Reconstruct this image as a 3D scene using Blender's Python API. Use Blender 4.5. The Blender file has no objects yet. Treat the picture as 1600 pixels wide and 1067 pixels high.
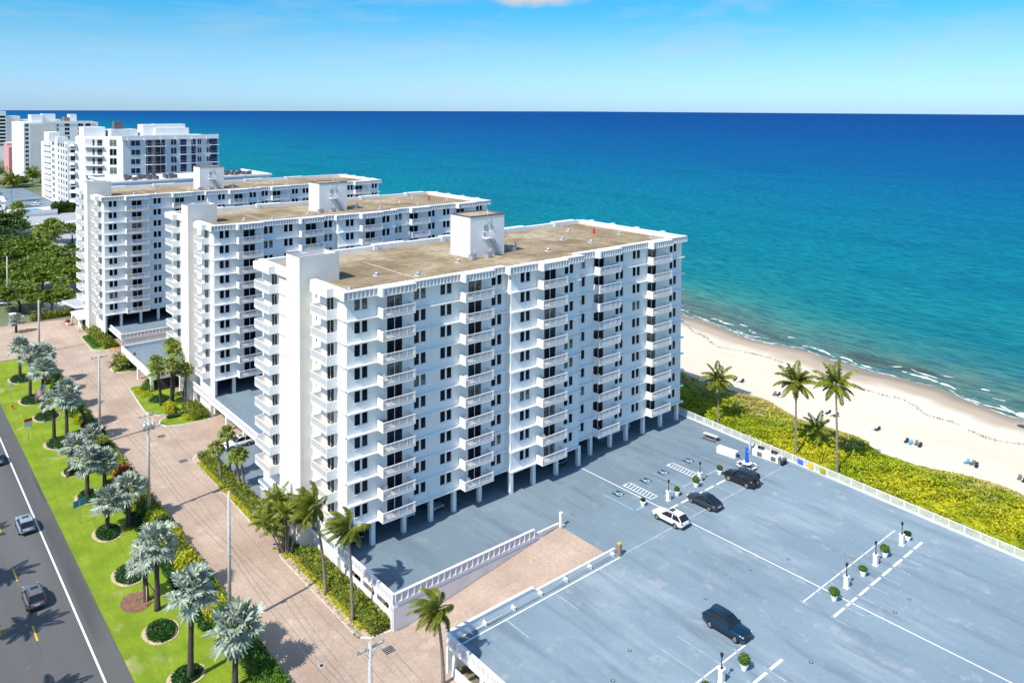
import bpy, bmesh, math, random
import numpy as np
from mathutils import Vector, Matrix
random.seed(7)
SC = bpy.context.scene
COL = SC.collection
R_ = math.radians

# ------------------------------------------------------------------ camera
def basis(yaw, pitch, roll):
    f = Vector((math.cos(yaw)*math.cos(pitch), math.sin(yaw)*math.cos(pitch), -math.sin(pitch)))
    r = Vector((math.sin(yaw), -math.cos(yaw), 0)); u = r.cross(f)
    return r*math.cos(roll)+u*math.sin(roll), u*math.cos(roll)-r*math.sin(roll), f
r_, u_, f_ = basis(R_(49.8), R_(1.86), R_(.27))
cd = bpy.data.cameras.new('camera'); cam = bpy.data.objects.new('camera', cd); COL.objects.link(cam)
cam.matrix_world = Matrix(((r_.x, u_.x, -f_.x, 0), (r_.y, u_.y, -f_.y, 0), (r_.z, u_.z, -f_.z, 56.7), (0, 0, 0, 1)))
cd.sensor_width = 36; cd.lens = 1212.2/1600*36; cd.shift_y = -323.6/1600; cd.shift_x = 0
cd.clip_start = 1; cd.clip_end = 60000
SC.camera = cam

# ------------------------------------------------------------------ light
SUN_AZ = R_(9.5)      # shadows fall this far north of east
SUN_EL = R_(51.0)
EXPOSURE = .5
sd = bpy.data.lights.new('sun', 'SUN'); sd.energy = 4.3; sd.angle = R_(.53); sd.color = (1, .95, .86)
so = bpy.data.objects.new('sun', sd); COL.objects.link(so)
ld = Vector((math.cos(SUN_EL)*math.cos(SUN_AZ), math.cos(SUN_EL)*math.sin(SUN_AZ), -math.sin(SUN_EL)))
so.rotation_euler = ld.to_track_quat('-Z', 'Y').to_euler(); so.location = (0, 0, 200)
W = bpy.data.worlds.new('World'); SC.world = W; W.use_nodes = True
nt = W.node_tree; N = nt.nodes; L = nt.links
for n in list(N): N.remove(n)
wo = N.new('ShaderNodeOutputWorld'); bg = N.new('ShaderNodeBackground'); bg.inputs[1].default_value = .085
sky = N.new('ShaderNodeTexSky'); sky.sky_type = 'NISHITA'; sky.sun_disc = False
sky.sun_elevation = SUN_EL; sky.sun_rotation = math.atan2(-ld.x, -ld.y); sky.altitude = 0
sky.air_density = 1.0; sky.dust_density = .25; sky.ozone_density = 1.6
hs = N.new('ShaderNodeHueSaturation'); hs.inputs['Saturation'].default_value = 1.25; hs.inputs['Value'].default_value = 1.0
L.new(sky.outputs[0], hs.inputs['Color'])
# sky tint by elevation (pale cyan horizon, azure above; overhead brightened as added fill for shaded walls)
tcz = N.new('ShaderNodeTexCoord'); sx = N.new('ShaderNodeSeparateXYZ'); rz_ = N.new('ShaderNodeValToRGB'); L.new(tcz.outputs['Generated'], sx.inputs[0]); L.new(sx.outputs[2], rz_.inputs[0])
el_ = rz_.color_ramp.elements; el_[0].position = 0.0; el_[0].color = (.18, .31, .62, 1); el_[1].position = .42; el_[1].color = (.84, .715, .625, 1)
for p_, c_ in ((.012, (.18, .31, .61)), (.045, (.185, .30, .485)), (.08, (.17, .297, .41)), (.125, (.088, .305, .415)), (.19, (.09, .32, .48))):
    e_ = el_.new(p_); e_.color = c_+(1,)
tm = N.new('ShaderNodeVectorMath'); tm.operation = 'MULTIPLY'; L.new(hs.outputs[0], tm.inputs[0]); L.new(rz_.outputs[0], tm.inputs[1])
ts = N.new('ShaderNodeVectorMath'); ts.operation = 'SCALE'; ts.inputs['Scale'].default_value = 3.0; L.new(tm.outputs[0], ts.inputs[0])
# thin cirrus wisps, placed by direction
tc = N.new('ShaderNodeTexCoord'); mp = N.new('ShaderNodeMapping'); mp.inputs['Rotation'].default_value = (0, 0, R_(-40)); mp.inputs['Scale'].default_value = (2.2, 7, 26)
nz = N.new('ShaderNodeTexNoise'); nz.inputs['Scale'].default_value = 1.3; nz.inputs['Detail'].default_value = 7; nz.inputs['Roughness'].default_value = .62
rp = N.new('ShaderNodeValToRGB'); rp.color_ramp.elements[0].position = .50; rp.color_ramp.elements[1].position = .78
L.new(tc.outputs['Generated'], mp.inputs[0]); L.new(mp.outputs[0], nz.inputs[0]); L.new(nz.outputs[0], rp.inputs[0])
# one small cloud high ahead
cl = (f_ + r_*(30/1212.2) + u_*(212/1212.2)).normalized()
sb = N.new('ShaderNodeVectorMath'); sb.operation = 'SUBTRACT'; sb.inputs[1].default_value = cl
vt = N.new('ShaderNodeMapping'); vt.vector_type = 'POINT'; vt.inputs['Scale'].default_value = (17, 17, 95)
ln = N.new('ShaderNodeVectorMath'); ln.operation = 'LENGTH'
n2 = N.new('ShaderNodeTexNoise'); n2.inputs['Scale'].default_value = 38; n2.inputs['Detail'].default_value = 5
ad = N.new('ShaderNodeMath'); ad.operation = 'MULTIPLY_ADD'; ad.inputs[1].default_value = 1.6
mr = N.new('ShaderNodeMapRange'); mr.inputs[1].default_value = 1.15; mr.inputs[2].default_value = 2.0; mr.inputs[3].default_value = 1; mr.inputs[4].default_value = 0
L.new(tc.outputs['Generated'], sb.inputs[0]); L.new(sb.outputs[0], vt.inputs[0]); L.new(vt.outputs[0], ln.inputs[0])
L.new(tc.outputs['Generated'], n2.inputs[0]); L.new(n2.outputs[0], ad.inputs[0]); L.new(ln.outputs['Value'], ad.inputs[2]); L.new(ad.outputs[0], mr.inputs[0])
m1 = N.new('ShaderNodeMath'); m1.operation = 'MULTIPLY'; m1.inputs[1].default_value = .4
mx = N.new('ShaderNodeMath'); mx.operation = 'MAXIMUM'
L.new(rp.outputs[0], m1.inputs[0]); L.new(m1.outputs[0], mx.inputs[0]); L.new(mr.outputs[0], mx.inputs[1])
mixc = N.new('ShaderNodeMixRGB'); mixc.inputs[2].default_value = (5.2, 5.6, 6.0, 1)
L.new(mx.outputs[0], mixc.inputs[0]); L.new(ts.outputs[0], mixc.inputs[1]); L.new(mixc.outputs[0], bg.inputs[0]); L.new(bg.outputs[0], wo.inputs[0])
SC.view_settings.view_transform = 'Standard'; SC.view_settings.look = 'None'
SC.view_settings.exposure = EXPOSURE; SC.view_settings.gamma = 1; SC.view_settings.use_curve_mapping = False

# ------------------------------------------------------------------ materials
def mat(name, col, rough=.7, var=.12, scale=3., spec=.3, metal=0, bump=0, bscale=None, island=0, trans=0, objrand=0, coat=0):
    m = bpy.data.materials.new(name); m.use_nodes = True; t = m.node_tree; n = t.nodes; b = n['Principled BSDF']
    b.inputs['Roughness'].default_value = rough; b.inputs['Specular IOR Level'].default_value = spec; b.inputs['Metallic'].default_value = metal
    if coat: b.inputs['Coat Weight'].default_value = coat; b.inputs['Coat Roughness'].default_value = .04
    tcn = n.new('ShaderNodeTexCoord'); nn = n.new('ShaderNodeTexNoise'); nn.inputs['Scale'].default_value = scale; nn.inputs['Detail'].default_value = 5
    t.links.new(tcn.outputs['Object'], nn.inputs[0])
    rmp = n.new('ShaderNodeMapRange'); rmp.inputs[1].default_value = .3; rmp.inputs[2].default_value = .7
    rmp.inputs[3].default_value = 1-var; rmp.inputs[4].default_value = 1+var
    t.links.new(nn.outputs[0], rmp.inputs[0]); fac = rmp.outputs[0]
    for on, src in ((island, 'geo'), (objrand, 'obj')):
        if on:
            g = n.new('ShaderNodeNewGeometry') if src == 'geo' else n.new('ShaderNodeObjectInfo')
            o = g.outputs['Random Per Island'] if src == 'geo' else g.outputs['Random']
            r2 = n.new('ShaderNodeMapRange'); r2.inputs[3].default_value = 1-on; r2.inputs[4].default_value = 1+on
            t.links.new(o, r2.inputs[0]); mm = n.new('ShaderNodeMath'); mm.operation = 'MULTIPLY'
            t.links.new(fac, mm.inputs[0]); t.links.new(r2.outputs[0], mm.inputs[1]); fac = mm.outputs[0]
    sc = n.new('ShaderNodeVectorMath'); sc.operation = 'SCALE'; sc.inputs[0].default_value = col
    t.links.new(fac, sc.inputs['Scale']); t.links.new(sc.outputs[0], b.inputs['Base Color'])
    if bump:
        bn = n.new('ShaderNodeTexNoise'); bn.inputs['Scale'].default_value = bscale or scale*4; bn.inputs['Detail'].default_value = 4
        t.links.new(tcn.outputs['Object'], bn.inputs[0]); bp = n.new('ShaderNodeBump'); bp.inputs['Strength'].default_value = bump; bp.inputs['Distance'].default_value = .05
        t.links.new(bn.outputs[0], bp.inputs['Height']); t.links.new(bp.outputs[0], b.inputs['Normal'])
    if trans:
        tr = n.new('ShaderNodeBsdfTranslucent'); ms = n.new('ShaderNodeMixShader'); ms.inputs[0].default_value = trans
        t.links.new(sc.outputs[0], tr.inputs[0]); out = n['Material Output']
        t.links.new(b.outputs[0], ms.inputs[1]); t.links.new(tr.outputs[0], ms.inputs[2]); t.links.new(ms.outputs[0], out.inputs[0])
    return m
M = {}

M['panel'] = mat('parapet_panel', (.55, .52, .53), .8, .06, 1.)
M['trim'] = mat('white_trim', (.80, .80, .79), .6, .03, 1.)
M['rail'] = mat('white_metal_rail', (.78, .78, .79), .4, .02, 1.)
M['balfloor'] = mat('balcony_tile', (.50, .42, .35), .7, .1, 2., objrand=.12)
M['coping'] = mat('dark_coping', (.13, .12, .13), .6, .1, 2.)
M['dark'] = mat('garage_shade', (.05, .055, .065), .9, .2, 1.)  # near-black colour stands in for shade inside the garages
M['conc'] = mat('grey_concrete', (.36, .37, .38), .85, .12, .8)
M['pale'] = mat('pale_concrete', (.62, .60, .60), .85, .08, .6)
M['sand'] = None
M['metal'] = mat('galvanised_metal', (.55, .57, .60), .35, .1, 3., metal=.6)
M['pole'] = mat('concrete_pole', (.44, .43, .41), .8, .12, 2.)
M['black'] = mat('black_metal', (.02, .022, .026), .4, .1, 3.)
M['bronze'] = mat('brown_brick', (.25, .18, .14), .8, .2, 4.)
M['red'] = mat('red_paint', (.6, .05, .03), .5, .05, 2.)
M['orange'] = mat('orange_paint', (.75, .16, .01), .5, .05, 2.)
M['yellow'] = mat('yellow_paint', (.75, .46, .02), .5, .05, 2.)
M['bluecloth'] = mat('blue_canvas', (.01, .09, .55), .7, .1, 2.)
M['bluesign'] = mat('blue_sign_back', (.10, .30, .42), .5, .05, 2.)
M['teal'] = mat('teal_panel', (.03, .45, .50), .6, .1, 3.)
M['bluepanel'] = mat('blue_panel', (.06, .14, .55), .6, .1, 3.)
M['pink'] = mat('pink_stucco', (.62, .30, .29), .8, .06, .3)
M['greywall'] = mat('grey_stucco', (.55, .58, .60), .85, .1, .5)
M['shrub'] = mat('shrub_leaf', (.085, .175, .016), .55, .3, 1.2, island=.5, trans=.25)
M['dkshrub'] = mat('dark_shrub_leaf', (.022, .075, .010), .5, .25, 1.5, island=.4, trans=.2)
M['limeshrub'] = mat('lime_shrub_leaf', (.42, .43, .02), .55, .25, 1.2, island=.4, trans=.3)
M['hedge'] = mat('hedge_leaf', (.19, .23, .025), .55, .35, .9, island=.5, trans=.25)
M['redshrub'] = mat('copper_shrub_leaf', (.22, .04, .015), .55, .25, 1.2, island=.4, trans=.2)
M['canopy'] = mat('tree_leaf', (.125, .19, .014), .5, .45, .22, island=.5, trans=.25)
M['canopyd'] = mat('dark_tree_leaf', (.06, .115, .014), .5, .5, .2, island=.5, trans=.2)
M['silver'] = mat('silver_palm_leaf', (.30, .355, .275), .4, .3, .7, island=.45, trans=.10)
M['deadleaf'] = mat('dry_palm_leaf', (.42, .33, .14), .7, .2, 1., island=.25)
M['cocoleaf'] = mat('coconut_leaf', (.175, .205, .018), .4, .45, .7, island=.4, trans=.3)
M['fanleaf'] = mat('green_fan_leaf', (.22, .27, .04), .45, .4, .9, island=.35, trans=.25)
M['trunk'] = mat('palm_trunk', (.24, .20, .165), .9, .3, 5., bump=.6, bscale=12)
M['dktrunk'] = mat('dark_palm_trunk', (.075, .06, .055), .9, .3, 6., bump=.8, bscale=10)
M['stake'] = mat('timber_brace', (.45, .30, .17), .8, .15, 3.)
M['tyre'] = mat('tyre_rubber', (.018, .018, .02), .85, .1, 5.)
M['rim'] = mat('alloy_rim', (.45, .45, .47), .3, .05, 3., metal=.8)
M['cglass'] = mat('car_glass', (.012, .016, .022), .06, .1, 1., spec=.6)
M['lampred'] = mat('tail_lamp', (.22, .008, .01), .25, .05, 1.)
M['lampwhite'] = mat('head_lamp', (.75, .78, .8), .15, .05, 1.)
M['wire'] = mat('wire', (.10, .10, .11), .6, .05, 1.)
M['poolwater'] = mat('pool_water', (.0, .38, .55), .1, .1, .3, spec=.5)
M['mulch'] = mat('sandy_mulch', (.50, .38, .25), .95, .25, 2., bump=.3)
M['brownmulch'] = mat('brown_mulch', (.20, .11, .07), .95, .3, 3., bump=.3)
M['beigeroof'] = mat('white_roof_membrane', (.70, .69, .66), .8, .1, .3)
M['bluetarp'] = mat('blue_shutter', (.010, .022, .075), .4, .3, .4, spec=.4)

def pal(name, c):
    return mat(name, c, .25, .02, 1., spec=.5, metal=.25, coat=.6)
CP = dict(white=mat('white_car_paint', (.78, .78, .79), .3, .01, 1., spec=.5, coat=.5), charcoal=pal('charcoal_car_paint', (.035, .045, .06)), black=mat('black_car_paint', (.008, .009, .012), .22, .02, 1., spec=.5, coat=.6),
          teal=pal('dark_teal_car_paint', (.004, .026, .055)), silver=pal('silver_blue_car_paint', (.33, .38, .43)), brown=pal('grey_brown_car_paint', (.17, .15, .145)),
          sky=pal('pale_blue_car_paint', (.25, .36, .48)))

def glass_mat():
    m = bpy.data.materials.new('window_glass'); m.use_nodes = True; t = m.node_tree; n = t.nodes; b = n['Principled BSDF']
    b.inputs['Roughness'].default_value = .12; b.inputs['Specular IOR Level'].default_value = .10
    oi = n.new('ShaderNodeObjectInfo'); cr = n.new('ShaderNodeValToRGB'); cr.color_ramp.interpolation = 'CONSTANT'
    e = cr.color_ramp.elements; e[0].color = (.005, .008, .018, 1)
    for p, c in ((.35, (.006, .011, .022)), (.62, (.018, .015, .016)), (.70, (.005, .006, .010)), (.80, (.014, .028, .042)), (.88, (.15, .14, .12))):
        x = e.new(p); x.color = c+(1,)
    e[-1].position = .985; e[-1].color = (.06, .018, .018, 1)
    tcn = n.new('ShaderNodeTexCoord'); ns = n.new('ShaderNodeTexNoise'); ns.inputs['Scale'].default_value = 1.6
    t.links.new(tcn.outputs['Object'], ns.inputs[0]); sc = n.new('ShaderNodeVectorMath'); sc.operation = 'SCALE'
    mr_ = n.new('ShaderNodeMapRange'); mr_.inputs[1].default_value = .35; mr_.inputs[2].default_value = .65; mr_.inputs[3].default_value = .45; mr_.inputs[4].default_value = 1.5
    t.links.new(ns.outputs[0], mr_.inputs[0]); t.links.new(oi.outputs['Random'], cr.inputs[0])
    t.links.new(cr.outputs[0], sc.inputs[0]); t.links.new(mr_.outputs[0], sc.inputs['Scale']); t.links.new(sc.outputs[0], b.inputs['Base Color'])
    return m
M['glass'] = glass_mat()

class G:   # tiny node-graph helper for the big ground materials
    def __init__(s, name, rough=.8, spec=.3):
        s.m = bpy.data.materials.new(name); s.m.use_nodes = True; s.t = s.m.node_tree; s.n = s.t.nodes; s.b = s.n['Principled BSDF']
        s.b.inputs['Roughness'].default_value = rough; s.b.inputs['Specular IOR Level'].default_value = spec
        s.tc = s.n.new('ShaderNodeTexCoord'); s.P = s.tc.outputs['Object']
    def lk(s, a, b): s.t.links.new(a, b)
    def map(s, scale=(1, 1, 1), rot=0, loc=(0, 0, 0)):
        q = s.n.new('ShaderNodeMapping'); q.inputs['Scale'].default_value = scale; q.inputs['Rotation'].default_value = (0, 0, rot); q.inputs['Location'].default_value = loc
        s.lk(s.P, q.inputs[0]); return q.outputs[0]
    def noise(s, sc, v=None, det=5, ro=.55):
        q = s.n.new('ShaderNodeTexNoise'); q.inputs['Scale'].default_value = sc; q.inputs['Detail'].default_value = det; q.inputs['Roughness'].default_value = ro
        s.lk(v or s.P, q.inputs[0]); return q.outputs[0]
    def mr(s, v, a, b, c=0., d=1.):
        q = s.n.new('ShaderNodeMapRange'); q.inputs[1].default_value = a; q.inputs[2].default_value = b; q.inputs[3].default_value = c; q.inputs[4].default_value = d
        s.lk(v, q.inputs[0]); return q.outputs[0]
    def math(s, op, a, b=None):
        q = s.n.new('ShaderNodeMath'); q.operation = op
        for i, x in enumerate((a, b)):
            if x is None: continue
            if isinstance(x, (int, float)): q.inputs[i].default_value = x
            else: s.lk(x, q.inputs[i])
        return q.outputs[0]
    def mix(s, f, a, b, mode='MIX'):
        q = s.n.new('ShaderNodeMixRGB'); q.blend_type = mode
        for i, x in zip((0, 1, 2), (f, a, b)):
            if isinstance(x, (int, float)): q.inputs[i].default_value = x
            elif isinstance(x, tuple): q.inputs[i].default_value = x+(1,)
            else: s.lk(x, q.inputs[i])
        return q.outputs[0]
    def ramp(s, v, pts, interp='LINEAR'):
        q = s.n.new('ShaderNodeValToRGB'); q.color_ramp.interpolation = interp; e = q.color_ramp.elements
        e[0].position = pts[0][0]; e[0].color = pts[0][1]+(1,); e[1].position = pts[-1][0]; e[1].color = pts[-1][1]+(1,)
        for p, c in pts[1:-1]: x = e.new(p); x.color = c+(1,)
        s.lk(v, q.inputs[0]); return q.outputs[0]
    def xyz(s):
        q = s.n.new('ShaderNodeSeparateXYZ'); s.lk(s.P, q.inputs[0]); return q.outputs
    def bump(s, h, st=.3, d=.05):
        q = s.n.new('ShaderNodeBump'); q.inputs['Strength'].default_value = st; q.inputs['Distance'].default_value = d
        s.lk(h, q.inputs['Height']); s.lk(q.outputs[0], s.b.inputs['Normal'])
    def done(s, c): s.lk(c, s.b.inputs['Base Color']); return s.m

def m_wall(name, a, b, st):
    g = G(name, .8, .25)
    c = g.mix(g.mr(g.noise(.25, det=4), .38, .62), a, b)
    v = g.noise(1.6, g.map((1, 1, .05)), 5, .65)
    c = g.mix(g.mr(v, .55, .78, 0, st), c, (.40, .38, .35))
    c = g.mix(g.mr(g.noise(.9, g.map((1, 1, .35), loc=(4, 9, 2)), 6, .7), .60, .74, 0, st*.9), c, (.50, .46, .40))
    g.bump(g.noise(12, det=3), .2, .02)
    return g.done(c)
M['wall'] = m_wall('white_stucco', (.80, .79, .765), (.755, .75, .735), .30)
M['wall2'] = m_wall('tower_stucco', (.74, .70, .65), (.68, .65, .61), .30)
def m_deck():
    g = G('blue_grey_deck_coating', .75, .25)
    c = g.mix(g.mr(g.noise(.05, det=3), .35, .65), (.178, .245, .292), (.225, .300, .352))
    st = g.noise(.22, g.map((1., .28, 1)), 7, .62)
    c = g.mix(g.mr(st, .50, .70, 0, .75), c, (.32, .38, .42))
    c = g.mix(g.mr(g.noise(.5, g.map((1., .16, 1), loc=(9, 4, 0)), 6), .52, .70, 0, .65), c, (.115, .15, .18))
    c = g.mix(g.mr(g.noise(.35, g.map((1, 1, 1), loc=(31, 7, 0)), 6, .7), .57, .70, 0, .6), c, (.43, .43, .40))
    ty = g.noise(.9, g.map((1., .035, 1), loc=(2, 5, 0)), 5, .6); c = g.mix(g.mr(ty, .55, .68, 0, .22), c, (.10, .13, .155))
    c = g.mix(g.mr(g.noise(1.7, g.map(loc=(11, 5, 0)), 3, .6), .70, .76, 0, .6), c, (.07, .085, .10))
    c = g.mix(g.mr(g.noise(2.5, det=3), .3, .7, 0, .18), c, (.10, .14, .18))
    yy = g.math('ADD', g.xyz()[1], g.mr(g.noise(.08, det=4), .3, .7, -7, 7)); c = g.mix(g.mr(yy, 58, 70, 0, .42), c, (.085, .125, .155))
    c = g.mix(g.mr(g.noise(9., det=2), .35, .65, 0, .12), c, (.4, .45, .5))
    return g.done(c)
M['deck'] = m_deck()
def m_paver():
    g = G('pink_pavers', .85, .2)
    c = g.mix(g.mr(g.noise(.12, det=4), .35, .65), (.40, .30, .235), (.52, .405, .325))
    br = g.n.new('ShaderNodeTexBrick'); br.inputs['Scale'].default_value = 1.0; br.inputs['Mortar Size'].default_value = .012; br.inputs['Brick Width'].default_value = .34; br.inputs['Row Height'].default_value = .17
    br.inputs['Color1'].default_value = (1, 1, 1, 1); br.inputs['Color2'].default_value = (.80, .78, .76, 1); br.inputs['Mortar'].default_value = (.6, .58, .55, 1)
    g.lk(g.map(rot=R_(90)), br.inputs[0]); c = g.mix(.8, c, br.outputs[0], 'MULTIPLY')
    c = g.mix(g.mr(g.noise(.5, g.map((1, .12, 1)), 6), .55, .75, 0, .5), c, (.30, .22, .19))
    c = g.mix(g.mr(g.noise(.3, g.map((1, 1, 1), loc=(3, 8, 1)), 6), .6, .72, 0, .4), c, (.66, .52, .42))
    x = g.math('FRACT', g.math('DIVIDE', g.xyz()[1], 5.2)); ln_ = g.math('LESS_THAN', x, .02)
    c = g.mix(g.math('MULTIPLY', ln_, .35), c, (.30, .23, .20))
    return g.done(c)
M['paver'] = m_paver()
def m_asph():
    g = G('asphalt', .85, .25)
    c = g.mix(g.mr(g.noise(.15, g.map((1, .08, 1)), 4), .35, .65), (.085, .085, .085), (.120, .119, .117))
    c = g.mix(g.mr(g.noise(6., det=3), .3, .7, 0, .3), c, (.13, .13, .13))
    c = g.mix(g.mr(g.noise(.4, g.map((1, .05, 1), loc=(2, 3, 0)), 5), .58, .7, 0, .5), c, (.045, .045, .047))
    c = g.mix(g.mr(g.noise(.9, g.map((1, .015, 1), loc=(8, 1, 0)), 4), .60, .66, 0, .6), c, (.05, .05, .05))
    c = g.mix(g.mr(g.noise(.5, g.map(loc=(1, 7, 0)), 6, .7), .62, .72, 0, .4), c, (.16, .155, .15))
    g.bump(g.noise(30, det=2), .2, .02)
    return g.done(c)
M['asphalt'] = m_asph()
def m_grass():
    g = G('lawn_grass', .9, .1)
    c = g.mix(g.mr(g.noise(.25, det=4), .35, .65), (.145, .225, .018), (.26, .325, .030))
    c = g.mix(g.mr(g.noise(4., g.map((1, .35, 1)), 5, .7), .35, .7, 0, .55), c, (.085, .17, .008))
    c = g.mix(g.mr(g.noise(14., det=3), .4, .7, 0, .4), c, (.32, .40, .03))
    c = g.mix(g.mr(g.noise(.22, g.map((1, 1, 1), loc=(5.2, 1, 0)), 5), .60, .70, 0, .75), c, (.40, .36, .17))
    c = g.mix(g.mr(g.noise(1.2, g.map((1, .08, 1), loc=(1, 3, 0)), 4), .5, .7, 0, .45), c, (.10, .18, .015))
    g.bump(g.noise(25, det=3), .6, .06)
    return g.done(c)
M['grass'] = m_grass()
def m_roof():
    g = G('tan_gravel_roof', .95, .1)
    c = g.mix(g.mr(g.noise(.16, det=5, ro=.6), .4, .6), (.235, .170, .095), (.40, .315, .195))
    c = g.mix(g.mr(g.noise(.10, g.map((1, 1, 1), loc=(7, 3, 0)), 4), .52, .66, 0, .75), c, (.56, .47, .33))
    c = g.mix(g.mr(g.noise(9., det=3), .3, .7, 0, .35), c, (.17, .14, .10))
    c = g.mix(g.mr(g.noise(1.3, det=5, ro=.7), .42, .68, 0, .5), c, (.13, .10, .07)); c = g.mix(g.mr(g.noise(.45, g.map(loc=(4, 1, 0)), 6, .7), .52, .66, 0, .5), c, (.17, .12, .07))
    g.bump(g.noise(18, det=2), .4, .04)
    return g.done(c)
M['roof'] = m_roof()
def m_sand():
    g = G('beach_sand', .95, .1)
    X, Y, Z = g.xyz()
    c = g.mix(g.mr(g.noise(.08, g.map((1, .3, 1)), 5), .4, .65), (.645, .55, .43), (.72, .63, .51))
    c = g.mix(g.mr(g.noise(.9, det=5), .35, .75, 0, .35), c, (.60, .49, .37))
    nz_ = g.math('MULTIPLY_ADD', g.noise(.06, g.map((1, .5, 1)), 4), .9)
    nz_.node.inputs[2].default_value = -.45
    h = g.math('ADD', Z, nz_)
    c = g.mix(g.mr(h, -1.35, -1.0, 1, 0), c, (.44, .36, .27))
    c = g.mix(g.mr(h, -1.8, -1.5, 1, 0), c, (.26, .22, .175))
    g.bump(g.noise(2.5, det=5), .5, .12)
    return g.done(c)
M['sand'] = m_sand()
def m_land():
    g = G('land_surface', .95, .1)
    c = g.mix(g.mr(g.noise(.02, det=6), .4, .6), (.20, .19, .15), (.10, .15, .04))
    return g.done(c)
M['land'] = m_land()
def m_sea():
    g = G('sea_surface', .9, .0)
    at = g.n.new('ShaderNodeAttribute'); at.attribute_name = 'shore'; d = at.outputs['Fac']     # metres from the waterline
    w1 = g.noise(.012, g.map((1, .35, 1)), 4)
    dd = g.math('ADD', d, g.mr(w1, .3, .7, -22, 22))
    lg = g.math('LOGARITHM', g.math('MAXIMUM', g.math('ADD', dd, 14), 4), 10)
    t = g.mr(lg, .6, 3.9)
    def T(m): return (math.log10(m+14)-.6)/3.3
    c = g.ramp(t, [(T(-7), (.16, .19, .12)), (T(4), (.10, .20, .15)), (T(18), (.045, .215, .185)), (T(45), (.008, .195, .205)), (T(110), (.001, .175, .225)), (T(260), (.0, .150, .250)), (T(600), (.0, .088, .25)), (T(1700), (.0, .050, .235)), (T(5000), (.0, .034, .21))])
    s1 = g.noise(.55, g.map((1, .25, 1), rot=R_(-8)), 6, .68)
    c = g.mix(g.mr(s1, .42, .62, 0, .62), c, (.0, .055, .10)); s3 = g.noise(1.1, g.map((1, .2, 1), rot=R_(-8)), 4, .6); c = g.mix(g.mr(s3, .52, .68, 0, .28), c, (.05, .30, .33))
    s2 = g.noise(.03, g.map((1, .3, 1), rot=R_(-12)), 5, .6)
    c = g.mix(g.mr(s2, .48, .68, 0, .28), c, (.0, .05, .13))
    # dark reef and weed blotches in the shallows
    wd = g.noise(.09, g.map((1, .22, 1), loc=(3, 0, 0)), 5, .6)
    near = g.math('MULTIPLY', g.mr(d, 1, 4, 0, 1), g.mr(d, 8, 15, 1, 0))
    c = g.mix(g.math('MULTIPLY', g.mr(wd, .54, .62, 0, .7), near), c, (.05, .055, .045))
    fo = g.math('MULTIPLY', g.mr(g.noise(1.6, g.map((1, .4, 1)), 6, .7), .60, .68, 0, .5), g.mr(d, 4, 20, 1, 0))
    c = g.mix(fo, c, (.6, .65, .62))
    g.bump(g.math('ADD', g.noise(.55, g.map((1, .3, 1), rot=R_(-10)), 5, .65), g.math('MULTIPLY', g.noise(.07, g.map((1, .3, 1), rot=R_(-14)), 3), 2.5)), .8, .35)
    gl = g.n.new('ShaderNodeBsdfGlossy'); gl.inputs['Roughness'].default_value = .25; g.lk(g.b.inputs['Normal'].links[0].from_socket, gl.inputs['Normal'])
    ms = g.n.new('ShaderNodeMixShader'); ms.inputs[0].default_value = .045
    g.lk(g.b.outputs[0], ms.inputs[1]); g.lk(gl.outputs[0], ms.inputs[2]); g.lk(ms.outputs[0], g.n['Material Output'].inputs[0])
    return g.done(c)
M['sea'] = m_sea()
M['foam'] = mat('sea_foam', (.85, .87, .86), .8, .1, 2., bump=.4)
M['dune'] = None
def m_dune():
    g = G('sea_grape_leaf', .5, .2)
    geo = g.n.new('ShaderNodeNewGeometry'); rnd = geo.outputs['Random Per Island']
    n1 = g.noise(.10, det=4); n2_ = g.noise(.6, det=4)
    c = g.mix(g.mr(n1, .42, .60), (.36, .45, .018), (.64, .61, .028))
    X, Y, Z = g.xyz()
    e = g.math('ADD', X, g.mr(g.noise(.12, det=4), .3, .7, -5, 5))
    c = g.mix(g.mr(e, 124, 129.5, 0, .95), c, (.68, .52, .17))
    c = g.mix(g.mr(n2_, .42, .62, 0, .55), c, (.10, .17, .01))
    c = g.mix(g.mr(rnd, 0, 1, 0, .32), c, (.09, .13, .006))
    tr = g.n.new('ShaderNodeBsdfTranslucent'); ms = g.n.new('ShaderNodeMixShader'); ms.inputs[0].default_value = .25
    g.lk(c, tr.inputs[0]); g.lk(g.b.outputs[0], ms.inputs[1]); g.lk(tr.outputs[0], ms.inputs[2]); g.lk(ms.outputs[0], g.n['Material Output'].inputs[0])
    return g.done(c)
M['dune'] = m_dune()

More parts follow.
